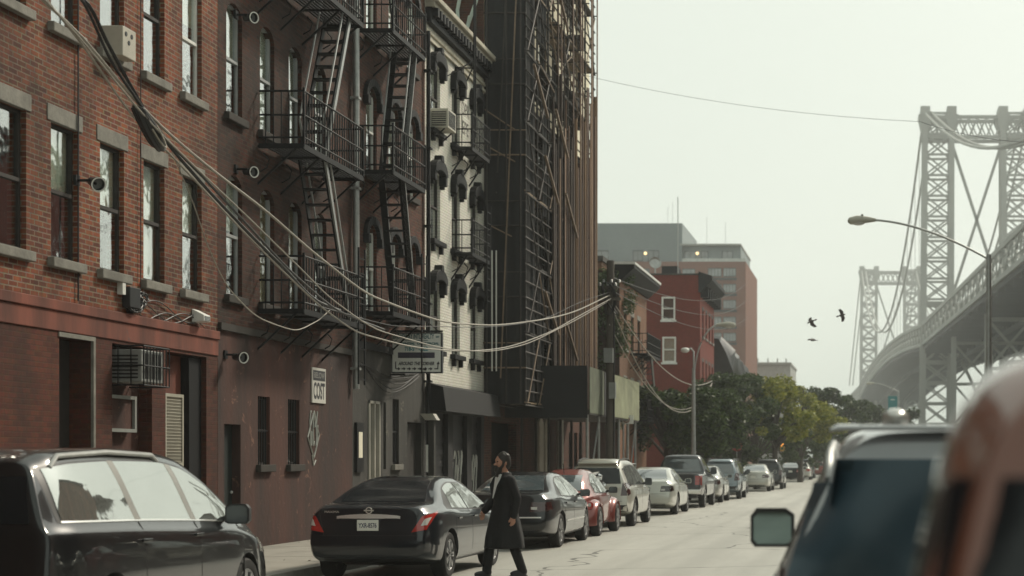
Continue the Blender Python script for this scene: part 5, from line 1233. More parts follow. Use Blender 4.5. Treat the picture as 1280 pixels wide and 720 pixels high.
# near left: black minivan
VAN = dict(L=5.1, W=1.98, wr=.35, axles=(.98, 4.02), plan=PLAN(5.1, .9, .72), bot=BOT(5.1), tum=.30, rear=[(.2, .1), (.4, 0), (.62, 0), (.9, .05), (1.3, .12), (1.7, .3), (2.2, .35)], front=FRONT,
    top=[(0, 1.70), (.1, 1.74), (.5, 1.805), (1.2, 1.83), (2.0, 1.83), (2.6, 1.81), (3.0, 1.76), (3.4, 1.60), (3.8, 1.36), (4.15, 1.15), (4.5, 1.04), (4.85, .92), (5.1, .76)],
    sh=[(0, 1.16), (1.0, 1.15), (2.4, 1.10), (3.6, 1.05), (4.4, .93), (4.85, .82), (5.1, .64)])
cV = Car('minivan', 'glossy black minivan with pale window pillars and roof rails', 'minivan', (-7.45, 13.0, 0), 0, VAN, paint('gloss_black_paint', (.006, .0065, .008), .1))
finish(cV, [(.3, 1.215), (1.6, 1.185), (2.6, 1.15), (3.95, 1.09)], [(.32, 1.63), (.8, 1.68), (1.6, 1.70), (2.4, 1.69), (2.9, 1.635), (3.3, 1.50), (3.7, 1.29), (3.95, 1.115)], (.33, 3.92), [(.36, 1.54, .4, 1.44), (1.66, 2.74, 1.56, 2.62), (2.86, 3.88, 2.74, 3.84)],
       [(-.7, 1.2), (.7, 1.2), (.6, 1.58), (-.6, 1.58)], [(-.72, 1.15), (.72, 1.15), (.62, 1.62), (-.62, 1.62)], seam=(1.60, 2.80, 3.9), mz=1.17, my=3.5, mmat=PLASTIC, msize=(.24, .14, .2))
TAUPE = paint('taupe_pillar_trim', (.22, .19, .15), .4, .3)
for a0, t0 in ((1.545, 1.445), (2.745, 2.625)): cV.sidewin('pillar', TAUPE, arch([(.3, 1.21), (1.6, 1.18), (2.6, 1.145), (3.95, 1.085)]), arch([(.32, 1.635), (1.6, 1.705), (2.4, 1.695), (2.9, 1.64)]), a0, a0+.11, t0, t0+.11, nu=3, nv=6, off=.007)
cV.patch('belt_trim', CHROME, 'R', lambda u, v: (.35+3.5*u, arch([(.3, 1.20), (1.6, 1.17), (2.6, 1.135), (3.95, 1.072)])(.35+3.5*u)+.014*v), nu=30, nv=1, off=.007, both=True)
for s in (1, -1):
    pts = []
    for y in (.5, .62, 1.5, 2.4, 2.52): p, nn = cV.hit('T', s*.66, y); pts.append((s*.66, y, p.z+(.045 if .55 < y < 2.5 else -.01)))
    b = MB(); b.tube(pts, .024, 8); b.build('roof_rail', GALV, cV.root, local=True, smooth=True)
    cV.poly4('headlight', CLEARLAMP, 'R' if s > 0 else 'L', (4.50, .74), (4.92, .70), (4.86, .82), (4.45, .89), nu=8, nv=5, off=.007)
cV.handle((1.6, 2.75), 1.0); cV.plate(.9)
# near right: grey SUV seen from behind
BIG = dict(L=4.95, W=1.98, wr=.39, axles=(1.05, 3.9), plan=PLAN(4.95, .93, .82), bot=[(0, .45), (.3, .36), (.9, .28), (4.1, .28), (4.6, .33), (4.95, .4)], tum=.37,
    rear=[(.2, .1), (.4, .0), (.7, .0), (.85, .04), (1.15, .06), (1.4, .10), (1.8, .20), (2.2, .22)], front=FRONT,
    top=[(0, 1.80), (.06, 1.845), (.3, 1.875), (.9, 1.885), (1.7, 1.88), (2.4, 1.84), (2.8, 1.72), (3.2, 1.48), (3.55, 1.24), (4.0, 1.15), (4.6, 1.06), (4.95, .88)],
    sh=[(0, 1.12), (1.0, 1.13), (2.5, 1.12), (3.5, 1.08), (4.4, .98), (4.95, .76)])
BLUEGREY = paint('steel_grey_paint', (.42, .45, .47), .1, .3)
cR = Car('suv', 'tall steel grey SUV near the camera with big left mirror', 'SUV', (.41, 7.4, 0), 0, BIG, BLUEGREY)
SLATE = pbr('slate_tinted_glass', (.040, .072, .095), .35, spec=.3, var=.15)
finish(cR, [(.4, 1.20), (1.5, 1.19), (3.4, 1.15)], [(.42, 1.62), (.8, 1.68), (1.7, 1.70), (2.4, 1.65), (2.8, 1.52), (3.1, 1.33), (3.35, 1.17)], (.74, 3.3), [(.78, 1.0, .80, 1.0), (1.06, 2.1, 1.06, 2.08), (2.16, 3.26, 2.14, 3.2)],
       [(-.80, 1.18), (.80, 1.18), (.66, 1.72), (-.66, 1.72)], [(-.7, 1.22), (.7, 1.22), (.6, 1.7), (-.6, 1.7)], seam=(1.03, 2.13, 3.2), mz=1.30, my=2.7, mmat=PLASTIC, msize=(.27, .14, .24), rearglass=SLATE)
for s in (1, -1):
    cR.poly4('taillight', DKLAMP, 'B', (s*.80, .85), (s*.91, .85), (s*.88, 1.2), (s*.82, 1.2), nu=4, nv=8, off=.01)
    pts = []
    for y in (.35, .5, 1.3, 2.2, 2.35): p, nn = cR.hit('T', s*.62, y); pts.append((s*.62, y, p.z+(.05 if .4 < y < 2.3 else -.01)))
    b = MB(); b.tube(pts, .022, 8); b.build('roof_rail', GALV, cR.root, local=True, smooth=True)
b = MB(); b.prism([(-.62, .30, 1.86), (.62, .30, 1.86), (.58, .30, 1.885), (-.58, .30, 1.885)], (0, -.16, -.01)); b.build('spoiler', BLUEGREY, cR.root, local=True, bevel=.01)
b = MB(); b.ball((-.30, .75, 1.92), (.07, .12, .055), 14); b.build('antenna_dome', SILV, cR.root, local=True, smooth=True)
b = MB(); b.bar((0, .05, 1.22), (.42, .045, 1.34), .02); b.build('wiper', PLASTIC, cR.root, local=True)
cR.plate(.95)
# nearest right: brown SUV, out of focus
BRN = dict(BIG); BRN['top'] = [(a, z+.03) for a, z in BIG['top']]
BROWN = paint('brown_paint', (.16, .06, .038), .3, .25)
cQ = suv('suv', 'red brown SUV closest to the camera at the right edge', (.765, 2.15, 0), BROWN, rz=R(-7), spec=suvspec(L=4.6, W=1.96, Hh=1.93, wr=.38, axles=(.95, 3.6), tum=.14), Hh=1.93, rails=True, rw=.76)

# the row along the right kerb, hidden behind the grey SUV and seen in reflections
def copy_tree(o, parent=None):
    c = o.copy(); COL.objects.link(c); c.parent = parent
    for ch in list(o.children): copy_tree(ch, c)
    return c
for src, y, lab in ((c3, 13.6, 'black sedan at the right kerb ahead of the grey SUV'), (c4, 19.2, 'pale silver sedan second along the right kerb'), (cB, 25.0, 'red brown hatchback at the right kerb'), (cS, 30.2, 'silver compact SUV at the right kerb'), (cN, 36.0, 'glossy black sedan at the right kerb')):
    o = copy_tree(src.root); o.location = (1.45, y, 0); tag(o, lab, None, 'cars hidden along the right kerb')
# ------------------------------------------------------------------ the walking man
def remesh(ob, vox, smooth=6, fac=.5):
    m = ob.modifiers.new('r', 'REMESH'); m.mode = 'VOXEL'; m.voxel_size = vox
    s = ob.modifiers.new('s', 'SMOOTH'); s.iterations = smooth; s.factor = fac
    dg = bpy.context.evaluated_depsgraph_get(); dg.update()
    me = bpy.data.meshes.new_from_object(ob.evaluated_get(dg)); ob.modifiers.clear(); ob.data = me
    me.polygons.foreach_set('use_smooth', [True]*len(me.polygons))
def limb(b, pts, rad, k=12, sub=5):
    P = [Vector(p) for p in pts]; out = []; rr = []
    for i in range(len(P)-1):
        for j in range(sub): t = j/sub; out.append(P[i].lerp(P[i+1], t)); rr.append(rad[i]*(1-t)+rad[i+1]*t)
    out.append(P[-1]); rr.append(rad[-1]); b.tube(out, rr, k)
    b.ball(P[0], rad[0], k); b.ball(P[-1], rad[-1], k)
    for p, r_ in zip(P[1:-1], rad[1:-1]): b.ball(p, r_, k)
SKIN = pbr('skin', (.42, .22, .15), .5, var=.12, vs=8); CLOTH = pbr('black_wool', (.006, .0065, .008), .85, var=.3, vs=9, bump=.2, bs=60)
HAIR = pbr('dark_hair', (.015, .011, .009), .6, var=.3, vs=30); SHIRT = pbr('white_shirt', (.75, .76, .74), .7, var=.06)
man = thing('person', 'bearded man in long black coat and white shirt walking across the street', 'person', (-5.42, 24.0, 0), R(36))
# local axes: he walks towards -X; his left side faces -Y (the camera)
hz = 1.665
b = MB()
b.ball((-.02, 0, hz+.02), (.098, .078, .12), 20); b.ball((-.035, 0, hz-.055), (.075, .062, .075), 16)                 # skull, jaw
b.prism([(-.108, -.016, hz-.03), (-.108, .016, hz-.03), (-.105, .010, hz+.035), (-.105, -.010, hz+.035)], (.03, 0, 0)); b.ball((-.128, 0, hz-.022), (.026, .018, .017), 10)
b.ball((-.10, 0, hz+.045), (.022, .05, .016), 10); b.ball((-.103, 0, hz-.062), (.018, .026, .012), 8)
for s in (-1, 1): b.ball((.005, s*.08, hz-.005), (.022, .012, .034), 10); b.ball((-.085, s*.04, hz-.015), (.026, .024, .024), 8)
limb(b, [(.0, 0, hz-.08), (.03, 0, 1.44)], [.058, .066])
limb(b, [(.03, 0, 1.40), (.03, 0, 1.18), (.02, 0, .98)], [.13, .14, .14]); b.ball((.03, 0, 1.36), (.11, .2, .11), 14); b.ball((.02, 0, .97), (.12, .165, .12), 14)
limb(b, [(.03, -.19, 1.40), (.10, -.25, 1.14), (.04, -.27, .90)], [.055, .045, .032])       # left arm
limb(b, [(.03, .19, 1.40), (-.03, .25, 1.13), (-.20, .22, .96)], [.055, .045, .032])        # right arm, swung forward
legsA = ([(.02, -.085, .95), (.10, -.09, .52), (.26, -.085, .10)], [(.02, .085, .95), (-.16, .09, .52), (-.22, .085, .10)])
for L_ in legsA: limb(b, L_, [.085, .058, .04])
for (hx, hy, hz2, dirx, sy) in ((.035, -.275, .855, -.02, -1), (-.225, .215, .93, -.03, 1)):    # palms and fingers
    b.ball((hx, hy, hz2), (.040, .020, .048), 12)
    for q in range(4):
        x0 = hx-.03+.02*q; ln = (.062, .075, .07, .055)[q]
        limb(b, [(x0, hy, hz2-.035), (x0-.008, hy+.004*sy, hz2-.035-ln*.5), (x0-.020, hy-.014*sy, hz2-.035-ln*.95)], [.010, .0095, .008], 8, 2)
    limb(b, [(hx-.03, hy-.01*sy, hz2+.01), (hx-.058, hy-.018*sy, hz2-.025), (hx-.058, hy-.02*sy, hz2-.055)], [.013, .0105, .009], 8, 2)
body = b.build('body', SKIN, man, local=True); remesh(body, .009, 4)
b = MB()
for s in (-1, 1): b.ball((-.102, s*.036, hz+.02), (.012, .014, .010), 10)
b.build('eye', pbr('eye_dark', (.03, .025, .02), .2), man, local=True)
b = MB(); b.ball((.005, 0, hz+.055), (.108, .092, .105), 18); b.ball((.05, 0, hz+.0), (.065, .085, .1), 14)
for k in range(60):
    a = random.random()*6.28; t = random.uniform(.1, 1.3); b.ball((.005+.1*math.sin(t)*math.cos(a)*(1 if math.cos(a) > -.3 else .8), .088*math.sin(t)*math.sin(a), hz+.06+.1*math.cos(t)), .014, 6)
for s in (-1, 1): limb(b, [(-.02, s*.079, hz+.02), (-.045, s*.078, hz-.05)], [.017, .022], 8)
hr = b.build('hair', HAIR, man, local=True); remesh(hr, .009, 2)
b = MB(); b.ball((-.078, 0, hz-.105), (.055, .058, .07), 14); b.ball((-.07, 0, hz-.15), (.045, .045, .07), 12); limb(b, [(-.112, -.03, hz-.048), (-.118, 0, hz-.042), (-.112, .03, hz-.048)], [.009, .011, .009], 8)
for s in (-1, 1): limb(b, [(-.05, s*.07, hz-.05), (-.075, s*.055, hz-.1)], [.022, .026], 8)
for k in range(50):
    b.ball((-.075+random.uniform(-.05, .035), random.uniform(-.05, .05), hz-.13+random.uniform(-.08, .05)), .012, 6)
bd = b.build('beard', HAIR, man, local=True); remesh(bd, .009, 2)
b = MB(); b.ball((-.052, -.02, 1.34), (.075, .10, .17), 16); b.lathe((.02, 0, 1.475), (-.12, 0, 1), [(.072, -.03), (.074, .02), (.068, .055), (.06, .05)], 20)
b.prism([(-.05, -.075, 1.50), (-.085, -.012, 1.43), (-.10, -.055, 1.41)], (.01, .0, .012)); b.prism([(-.05, .075, 1.50), (-.085, .012, 1.43), (-.10, .055, 1.41)], (.01, .0, .012)); b.build('shirt', SHIRT, man, local=True, smooth=True)
b = MB()                                                    # the coat: rings from the shoulder to the hem, plus sleeves
rings = [(1.53, .035, .082, .085), (1.485, .025, .095, .12), (1.45, .03, .115, .20), (1.38, .03, .145, .235), (1.25, .03, .155, .225), (1.08, .025, .155, .205), (.95, .02, .185, .235), (.75, .02, .235, .265), (.58, .02, .275, .285), (.42, .02, .30, .30)]
n = 30; g = []
for z, cx, rx, ry in rings:
    row = []
    for j in range(n):
        a = 2*math.pi*j/n; wv = 1+(.055*math.sin(6*a+z*3)*min(1, (1.1-z)/.4) if z < 1.1 else .012*math.sin(9*a+z*14)); x = cx+rx*math.cos(a)*wv; y = ry*math.sin(a)*wv
        row.append((x, y, z))
    g.append(row)
n0 = len(b.v)
for row in g: b.v += row
for i in range(len(g)-1):
    for j in range(n): b.f.append((n0+i*n+j, n0+i*n+(j+1) % n, n0+(i+1)*n+(j+1) % n, n0+(i+1)*n+j)); b.m.append(0)
b.f.append(tuple(n0+j for j in range(n))); b.m.append(0); b.f.append(tuple(n0+(len(g)-1)*n+j for j in range(n))[::-1]); b.m.append(0)
limb(b, [(.03, -.185, 1.41), (.10, -.255, 1.14), (.045, -.272, .90)], [.078, .070, .056]); limb(b, [(.03, .185, 1.41), (-.03, .255, 1.13), (-.195, .222, .965)], [.078, .070, .056])
coat = b.build('coat', CLOTH, man, local=True); remesh(coat, .012, 3)
b = MB()                                                    # lapels leave a V of shirt open on the chest
for s in (-1, 1): b.prism([(-.05, s*.095, 1.50), (-.168, s*.03+(-.035), 1.14), (-.15, s*.135-.02, 1.34), (-.085, s*.14, 1.45)], (-.012, 0, .0))
b.build('lapel', CLOTH, man, local=True)
b = MB(); b.prism([(-.072, -.095, 1.49), (-.085, .055, 1.49), (-.176, -.045, 1.15)], (-.012, 0, .004)); b.build('shirt_front', SHIRT, man, local=True)
b = MB()
for L_ in legsA: limb(b, [L_[0], L_[1], (L_[2][0], L_[2][1], .09)], [.105, .08, .068])
tr = b.build('trousers', CLOTH, man, local=True); remesh(tr, .012, 3)
for L_, up in zip(legsA, (.0, .0)):
    x, y, _ = L_[2]; b = MB(); b.ball((x-.06, y, .05), (.135, .048, .045), 14); b.ball((x+.02, y, .07), (.06, .045, .06), 12); b.box(x-.19, x+.075, y-.042, y+.042, .002, .022); sh_ = b.build('shoe', PLASTIC, man, local=True); remesh(sh_, .008, 3)

# ------------------------------------------------------------------ poles, lamps, wires, signs
rP = thing('utility_pole', 'dark wooden utility pole with tangled cable hardware in front of shed', 'pole', (-8.2, 51.1, 0))
px_, py_ = -8.2, 51.1; pt = ZY(326, py_)
b = MB(); b.tube([(px_, py_, .1), (px_, py_, pt*.5), (px_, py_, pt)], [.15, .135, .115], 14); b.build('pole', POLE_WOOD, rP, smooth=True)
b = MB()
for z_, w_ in ((pt-.9, .5), (pt-1.25, .7)): b.box(px_-w_/2, px_+w_/2, py_-.2, py_-.14, z_, z_+.09)
b.build('crossarm', POLE_WOOD, rP)
b = MB()
for k in range(6): b.lathe((px_-.3+.12*k, py_-.17, pt-.8+(k % 2)*.1), (0, 0, 1), [(.02, 0), (.05, .02), (.03, .05), (.05, .07), (.02, .1)], 10)
b.build('insulator', GALV, rP)
b = MB(); b.box(px_-.16, px_+.12, py_-.32, py_-.13, ZY(490, py_)+.9, ZY(490, py_)+1.35); b.build('junction_box', pbr('grey_box', (.25, .26, .25), .5), rP)
b = MB(); b.box(px_+.0, px_+.2, py_-.3, py_-.13, 3.6, 4.1); b.build('junction_box', pbr('grey_box', (.25, .26, .25), .5), rP)
b = MB()
for k in range(10):
    pts = [(px_+.22*math.sin(t*1.3+k)*(.4+.08*k), py_-.2+.1*math.cos(k+t), pt-1.2+.5*math.sin(t+k*.8)) for t in np.linspace(0, 5, 16)]; b.tube(pts, .014, 4)
b.tube([(px_+.13, py_-.1, .3), (px_+.13, py_-.1, pt-.6)], .025, 6); b.build('cable_tangle', CABLE, rP)
def cobra(label, px, pyhead, X, headpx, poletop, arm_up=.5, curved=False, Y=None, second=None):
    Y = Y or YX(px, X); X = (px-CX)*Y/F
    r = thing('street_lamp', label, 'street lamp', (X, Y, 0))
    zt = ZY(poletop, Y); hx = (headpx-CX)*Y/F; zh = ZY(pyhead, Y); s = 1 if hx > X else -1
    b = MB(); b.tube([(X, Y, .05), (X, Y, zt)], [.11, .075], 12); b.lathe((X, Y, .1), (0, 0, 1), [(.19, 0), (.19, .35), (.12, .45)], 14); b.build('pole', GALV, r, smooth=True)
    b = MB(); n = 14; pts = []
    for i in range(n+1):
        t = i/n
        if curved: pts.append((X+(hx-X)*(1-math.cos(t*math.pi/2)), Y, zt-.8+(zh-zt+.8)*math.sin(t*math.pi/2)))
        else: pts.append((X+(hx-X)*t, Y, zt-.15+(zh-zt+.15)*(1-(1-t)**1.7)))
    b.tube(pts, .035, 8); b.build('arm', GALV, r, smooth=True)
    b = MB(); L = .75
    b.tube([(hx-s*.12, Y, zh), (hx+s*.15, Y, zh+.01), (hx+s*.45, Y, zh), (hx+s*.68, Y, zh-.03), (hx+s*.74, Y, zh-.05)], [.05, .10, .14, .11, .03], 12); hd = b.build('lamp_head', pbr('lamp_grey', (.42, .40, .34), .5, var=.15), r, smooth=True)
    b = MB(); b.ball((hx+s*.42, Y, zh-.08), (.2, .11, .09), 14); b.build('lens', CLEARLAMP, hd, smooth=True)
    b = MB(); b.lathe((hx+s*.3, Y, zh+.1), (0, 0, 1), [(.04, 0), (.04, .07), (.001, .09)], 8); b.build('photocell', GALV, hd)
    if second:
        h2, p2 = (second[0]-CX)*Y/F, ZY(second[1], Y); b = MB(); b.tube([(X, Y, zt-.3), (X, Y, p2-.1), (X-.12, Y, p2+.05), (h2, Y, p2)], .04, 8); b.build('short_arm', GALV, r, smooth=True)
        b = MB(); b.ball((h2-.05, Y-.05, p2-.03), (.2, .16, .12), 12); b.build('spot_head', WHITE, r, smooth=True)
    return r, X, Y
cobra('cobra head street lamp with long arm at upper right', 1236, 275, 0, 1090, 318, Y=50)
cobra('grey street lamp with tall curved arm in front of red house', 867, 406, -8.0, 899, 460, curved=True, second=(858, 437))
r, tx, ty = cobra('distant street lamp carrying a teal banner near the bridge', 1123, 479, 0, 1092, 488, Y=168)
rb = thing('banner', 'teal vertical banner with white lettering on the distant lamp pole', 'banner', (tx-.55, ty, 5.5))
z0, z1 = ZY(523, ty), ZY(495, ty); x0, x1 = (1110-CX)*ty/F, (1121.5-CX)*ty/F
b = MB(); b.box(x0, x1, ty-.14, ty-.11, z0, z1); b.build('cloth', pbr('teal_cloth', (.008, .16, .17), .6, var=.1), rb)
b = MB()
for z_ in (z0, z1): b.box(x0, tx+.0, ty-.135, ty-.115, z_-.03, z_+.03)
b.build('rod', GALV, rb)
b = MB(); b.box((x0+x1)/2-.2, (x0+x1)/2+.2, ty-.150, ty-.141, z1-.42, z1-.34); b.build('mark', WHITE, rb)
b = MB()
rn = random.Random(4)
for k in range(3):
    x = x0+.14
    while x < x1-.2: w_ = rn.uniform(.07, .14); b.box(x, x+w_, ty-.150, ty-.141, z0+.55+k*.2, z0+.69+k*.2); x += w_+.03
b.build('lettering', WHITE, rb)
def cable(label, pts, r, mat, sag=None, group='overhead street cables', n=40):
    """pts: 3-d points; a parabola of given sag between successive points"""
    P = [Vector(p) for p in pts]; out = []
    for i in range(len(P)-1):
        s = (sag[i] if isinstance(sag, (list, tuple)) else sag) or 0
        for j in range(n): t = j/n; q = P[i].lerp(P[i+1], t); q.z -= 4*s*t*(1-t); out.append(q)
    out.append(P[-1]); b = MB(); b.tube(out, r, 6)
    o = b.build('overhead_cable', mat, smooth=True); return tag(o, label, 'cable', group)
WX = -8.2
def WP(px, py, X=WX): return PT(px, py, YX(px, X))
PC = Vector((px_, py_-.2, ZY(370, py_)))
def through(label, pts2, r, mat, X=WX, end=None):
    """a cable through picture-measured heights on the pole line, smoothed"""
    P = [WP(a, c, X) for a, c in pts2]
    if end is not None: P.append(Vector(end))
    f = pchip([(p.y, p.z) for p in P]); fx = pchip([(p.y, p.x) for p in P]); Ys = np.linspace(P[0].y, P[-1].y, 90)
    b = MB(); b.tube([(fx(Y), Y, f(Y)) for Y in Ys], r, 6); return tag(b.build('overhead_cable', mat, smooth=True), label, 'cable', 'overhead street cables')
through('thick pale cable sagging from upper left to the utility pole', [(0, -48), (100, 44), (160, 115), (207, 163), (265, 212), (330, 262), (400, 322), (470, 372), (540, 398), (600, 406), (660, 402), (710, 392)], .017, CABLE_PALE, end=PC)
through('black cable hanging lowest in front of the tenement windows', [(0, -70), (100, 52), (170, 150), (210, 190), (300, 285), (360, 345), (410, 390), (455, 418), (500, 430), (560, 438), (620, 436), (680, 418), (720, 397)], .013, CABLE_PALE, X=-8.25, end=PC+Vector((.05, 0, -.1)))
through('thin cable crossing behind the sign towards the pole', [(0, -60), (100, 48), (185, 150), (240, 205), (300, 262), (370, 330), (420, 378), (480, 415), (540, 432), (600, 439), (650, 432), (700, 410)], .011, CABLE_PALE, X=-8.15, end=PC+Vector((-.05, 0, -.2)))
through('dark bundled cable from the upper left corner to the coil', [(40, -40), (105, 0), (135, 55), (165, 110), (195, 160), (240, 215), (300, 280), (350, 330), (400, 378), (425, 388)], .022, CABLE, X=-8.3)
through('second dark bundled cable beside the coil', [(0, -70), (95, -8), (140, 78), (175, 130), (205, 170), (260, 228), (310, 282), (370, 345), (430, 392), (480, 412)], .017, CABLE, X=-8.18)
through('slack thin wire looping down across the sooty tenement', [(215, 190), (240, 250), (265, 320), (290, 365), (330, 400), (365, 412), (395, 402), (412, 388)], .008, CABLE_PALE, X=-8.3)
through('faint slack wire from the pole towards the lower tenement', [(440, 395), (480, 405), (540, 408), (620, 408), (680, 398), (720, 380)], .008, CABLE, X=-8.4, end=PC+Vector((0, 0, .1)))
cable('high thin wire from the scaffold across the sky', [PT(640, 70, 56.0)+Vector((0, 0, 0)), PT(1150, 152, 48.5), PT(1330, 178, 45)], .006, CABLE, [0.4, .2])
e2 = PT(890, 476, 84)
cable('upper pale cable drooping from utility pole to the tree row', [PC, e2], .019, CABLE_PALE, 1.15)
cable('lower pale cable drooping deepest past the red house', [PC+Vector((0, 0, -.15)), e2+Vector((0, 0, -.1))], .019, CABLE_PALE, 2.4)
cable('thin cable drooping between pole and trees', [PC+Vector((0, 0, -.9)), e2+Vector((0, 0, -.2))], .014, CABLE_PALE, 1.9)
for k, (a, c) in enumerate(((428, 425), (440, 432), (418, 420))):
    cable(('high power wire', 'middle power wire', 'low power wire')[k]+' running past the red house to the apartment block', [PC+Vector((0, 0, .6-.2*k)), PT(935, 352+22*k, 150)], .012, CABLE, 1.2)
# the coil hanging in the cable bundle
rc = thing('cable_coil', 'thick black coil of cable hanging from the bundle by orange bricks', 'cable coil', WP(185, 165))
b = MB(); rn = random.Random(2); cc = WP(186, 160)
YW = cc.y
for k in range(16):
    off = Vector((rn.uniform(-.04, .04), rn.uniform(-.05, .05), rn.uniform(-.03, .03))); L_, w_ = rn.uniform(.30, .36), rn.uniform(.10, .15)
    ax_ = (WP(204, 192)-WP(170, 132)).normalized(); ay_ = Vector((-.2, 1, .45)).normalized()
    pts = [cc+off+ax_*(L_*math.cos(t))+ay_*(w_*math.sin(t))*(.7+.3*math.cos(t)) for t in np.linspace(0, 2*math.pi, 30)]; b.tube(pts, .017, 5)
b.build('coil', CABLE, rc, smooth=True)
b = MB(); pts = [cc+Vector((.07, 0, 0))+ax_*(.33*math.cos(t))+ay_*(.1*math.sin(t)) for t in np.linspace(-1.6, 1.6, 24)]; b.tube(pts, .012, 5); b.build('pale_strand', CABLE_PALE, rc, smooth=True)
# projecting shop sign
sy_ = 37.3; sx0, sx1 = (489-CX)*sy_/F, (552.5-CX)*sy_/F; sz0, sz1 = ZY(466.5, sy_), ZY(415.5, sy_)
rs = thing('shop_sign', 'grey projecting realty sign with teal lettering and row of arrows', 'sign', ((sx0+sx1)/2, sy_, sz0))
b = MB(); b.box(sx0, sx1, sy_, sy_+.12, sz0, sz1); b.build('sign_box', pbr('sign_edge', (.03, .035, .04), .5), rs, bevel=.01)
b = MB(); b.box(sx0+.03, sx1-.03, sy_-.006, sy_-.001, sz0+.03, sz1-.03); b.build('sign_face', pbr('sign_face', (.74, .75, .71), .5, var=.1), rs)
TEAL = pbr('sign_teal', (.04, .15, .17), .5); INK = pbr('sign_ink', (.03, .032, .04), .5)
def srow(s, py, h, wpx, mat, px=520.5, shear=0): text(s, h, mat, rs, face_cam(((px-CX)*sy_/F, sy_-.008, ZY(py, sy_))), 'lettering', width=wpx*sy_/F, extrude=.001, shear=shear, bold=.004)
srow('BROADWAY INTL. REALTY', 420.8, .15, 51, TEAL, 517); srow('CORP', 421.2, .05, 4.5, TEAL, 547)
srow('——————', 425.6, .05, 29, TEAL); srow('RESIDENTIAL  COMMERCIAL', 429.6, .065, 56, TEAL, 521); srow('718-599-0822', 436.3, .13, 29, pbr('sign_cyan', (.03, .25, .30), .5)); srow('AROUND THE CORNER', 454.6, .105, 45, INK, 520.5, .25)
b = MB(); f_ = lambda px, py: ((px-CX)*sy_/F, sy_-.0085, ZY(py, sy_))
def flat(poly): b.prism([f_(*q) for q in poly], (0, .0015, 0))
flat([(497.5, 440.5), (543.5, 440.5), (543.5, 447.5), (497.5, 447.5)]); b.build('dark_band', pbr('sign_band', (.06, .055, .085), .5), rs)
b = MB()
flat([(494, 452), (495.3, 452), (495.3, 461), (494, 461)])
for k in range(7):
    x = 495.3+k*6.7; flat([(x, 460.3), (x+2.6, 460.3), (x+2.6, 461.7), (x, 461.7)]); flat([(x+2.6, 458.8), (x+5.3, 461), (x+2.6, 463.2)])
flat([(543, 460.3), (548, 460.3), (548, 461.7), (543, 461.7)]); flat([(547, 455), (548.4, 455), (548, 460.3), (546.6, 460.3)]); flat([(545.8, 455.2), (549.8, 455.2), (548, 451.5)])
b.build('arrow', INK, rs)
b = MB(); b.bar((XF, sy_+.06, sz1+.03), (sx1, sy_+.06, sz1+.03), .04); b.build('bracket', IRON, rs)
b = MB(); b.bar((XF, sy_+.06, sz0-.03), (sx0+.3, sy_+.06, sz0-.03), .04); b.build('bracket', IRON, rs)
b = MB(); b.bar((XF, sy_+.06, sz1+.9), (sx1-.1, sy_+.06, sz1+.04), .02); b.build('stay_rod', IRON, rs)
rs = thing('wall_sign', 'white wall sign with black lettering ending in cost on red stucco', 'sign', (XF, 32.45, 2.8))
b = MB(); b.box(XF+.0, XF+.03, 32.06, 32.84, 2.83, 3.52); b.build('sign_face', pbr('sign_white', (.62, .61, .56), .6, var=.12), rs)
b = MB(); b.box(XF+.03, XF+.033, 32.10, 32.80, 3.27, 3.47); b.build('dark_band', INK, rs)
text('BELOW', .16, pbr('sign_grey', (.38, .38, .35), .6), rs, face_street((XF+.034, 32.45, 3.37)), 'lettering', width=.6, extrude=.001)
text('COST', .44, INK, rs, face_street((XF+.031, 32.45, 3.05)), 'lettering', width=.66, extrude=.001, bold=.012)
scrawl('white diamond shaped graffiti tag on red stucco under the cost sign', (XF+.012, 31.95, 1.95), (0, 1, 0), (0, 0, 1), .5, .75, 8, r=.017, n=3)
b = MB()
for pts in ([(31.85, 2.15), (32.15, 2.62), (32.5, 2.2), (32.2, 1.75), (31.85, 2.15)], [(32.1, 1.8), (32.18, 1.6), (32.3, 1.7)]): b.tube([(XF+.012, y, z) for y, z in pts], .016, 4)
tag(b.build('graffiti', SPRAY), 'white outline diamond and hook sprayed over the tag on red stucco', 'graffiti')
rs = thing('parking_sign', 'white no parking sign on thin post under the green shed panel', 'sign', (-8.3, 57.5, 0))
Yp = 56.5; xa, xb, za, zb = (778-CX)*Yp/F, (792-CX)*Yp/F, ZY(530, Yp), ZY(519, Yp)
b = MB(); b.tube([((779-CX)*Yp/F, Yp+.04, .1), ((779-CX)*Yp/F, Yp+.04, zb+.1)], .03, 8); b.build('post', GALV, rs)
b = MB(); b.box(xa, xb, Yp-.01, Yp+.005, za, zb); b.build('sign_face', WHITE, rs)
b = MB(); c0 = Vector((xa+.14, Yp-.012, (za+zb)/2)); b.lathe(c0, (0, -1, 0), [(.085, 0), (.085, .004), (.115, .004), (.115, 0)], 20); b.bar(c0+Vector((-.07, -.003, .07)), c0+Vector((.07, -.003, -.07)), .02, .004); b.build('ring', pbr('sign_dark_red', (.22, .06, .05), .5), rs)
text('P', .17, INK, rs, face_cam(c0+Vector((0, -.001, 0))), 'lettering', bold=.004)
r = thing('shop_awning', 'small pale lamp hood over a dark doorway beside the white house', 'awning', (XF+.2, 39.3, 2.7))
Ya = 39.4; b = MB(); b.prism([PT(525, 517, Ya), PT(541, 517, Ya), PT(546, 525, Ya), PT(531, 525, Ya)], (0, .3, .0)); b.build('hood', pbr('dull_white_frame', (.45, .43, .37), .6), r)
b = MB(); b.box((534-CX)*Ya/F, (541-CX)*Ya/F, Ya+.1, Ya+.25, .2, ZY(524, Ya)-.02); b.build('post', STONE_DK, r)
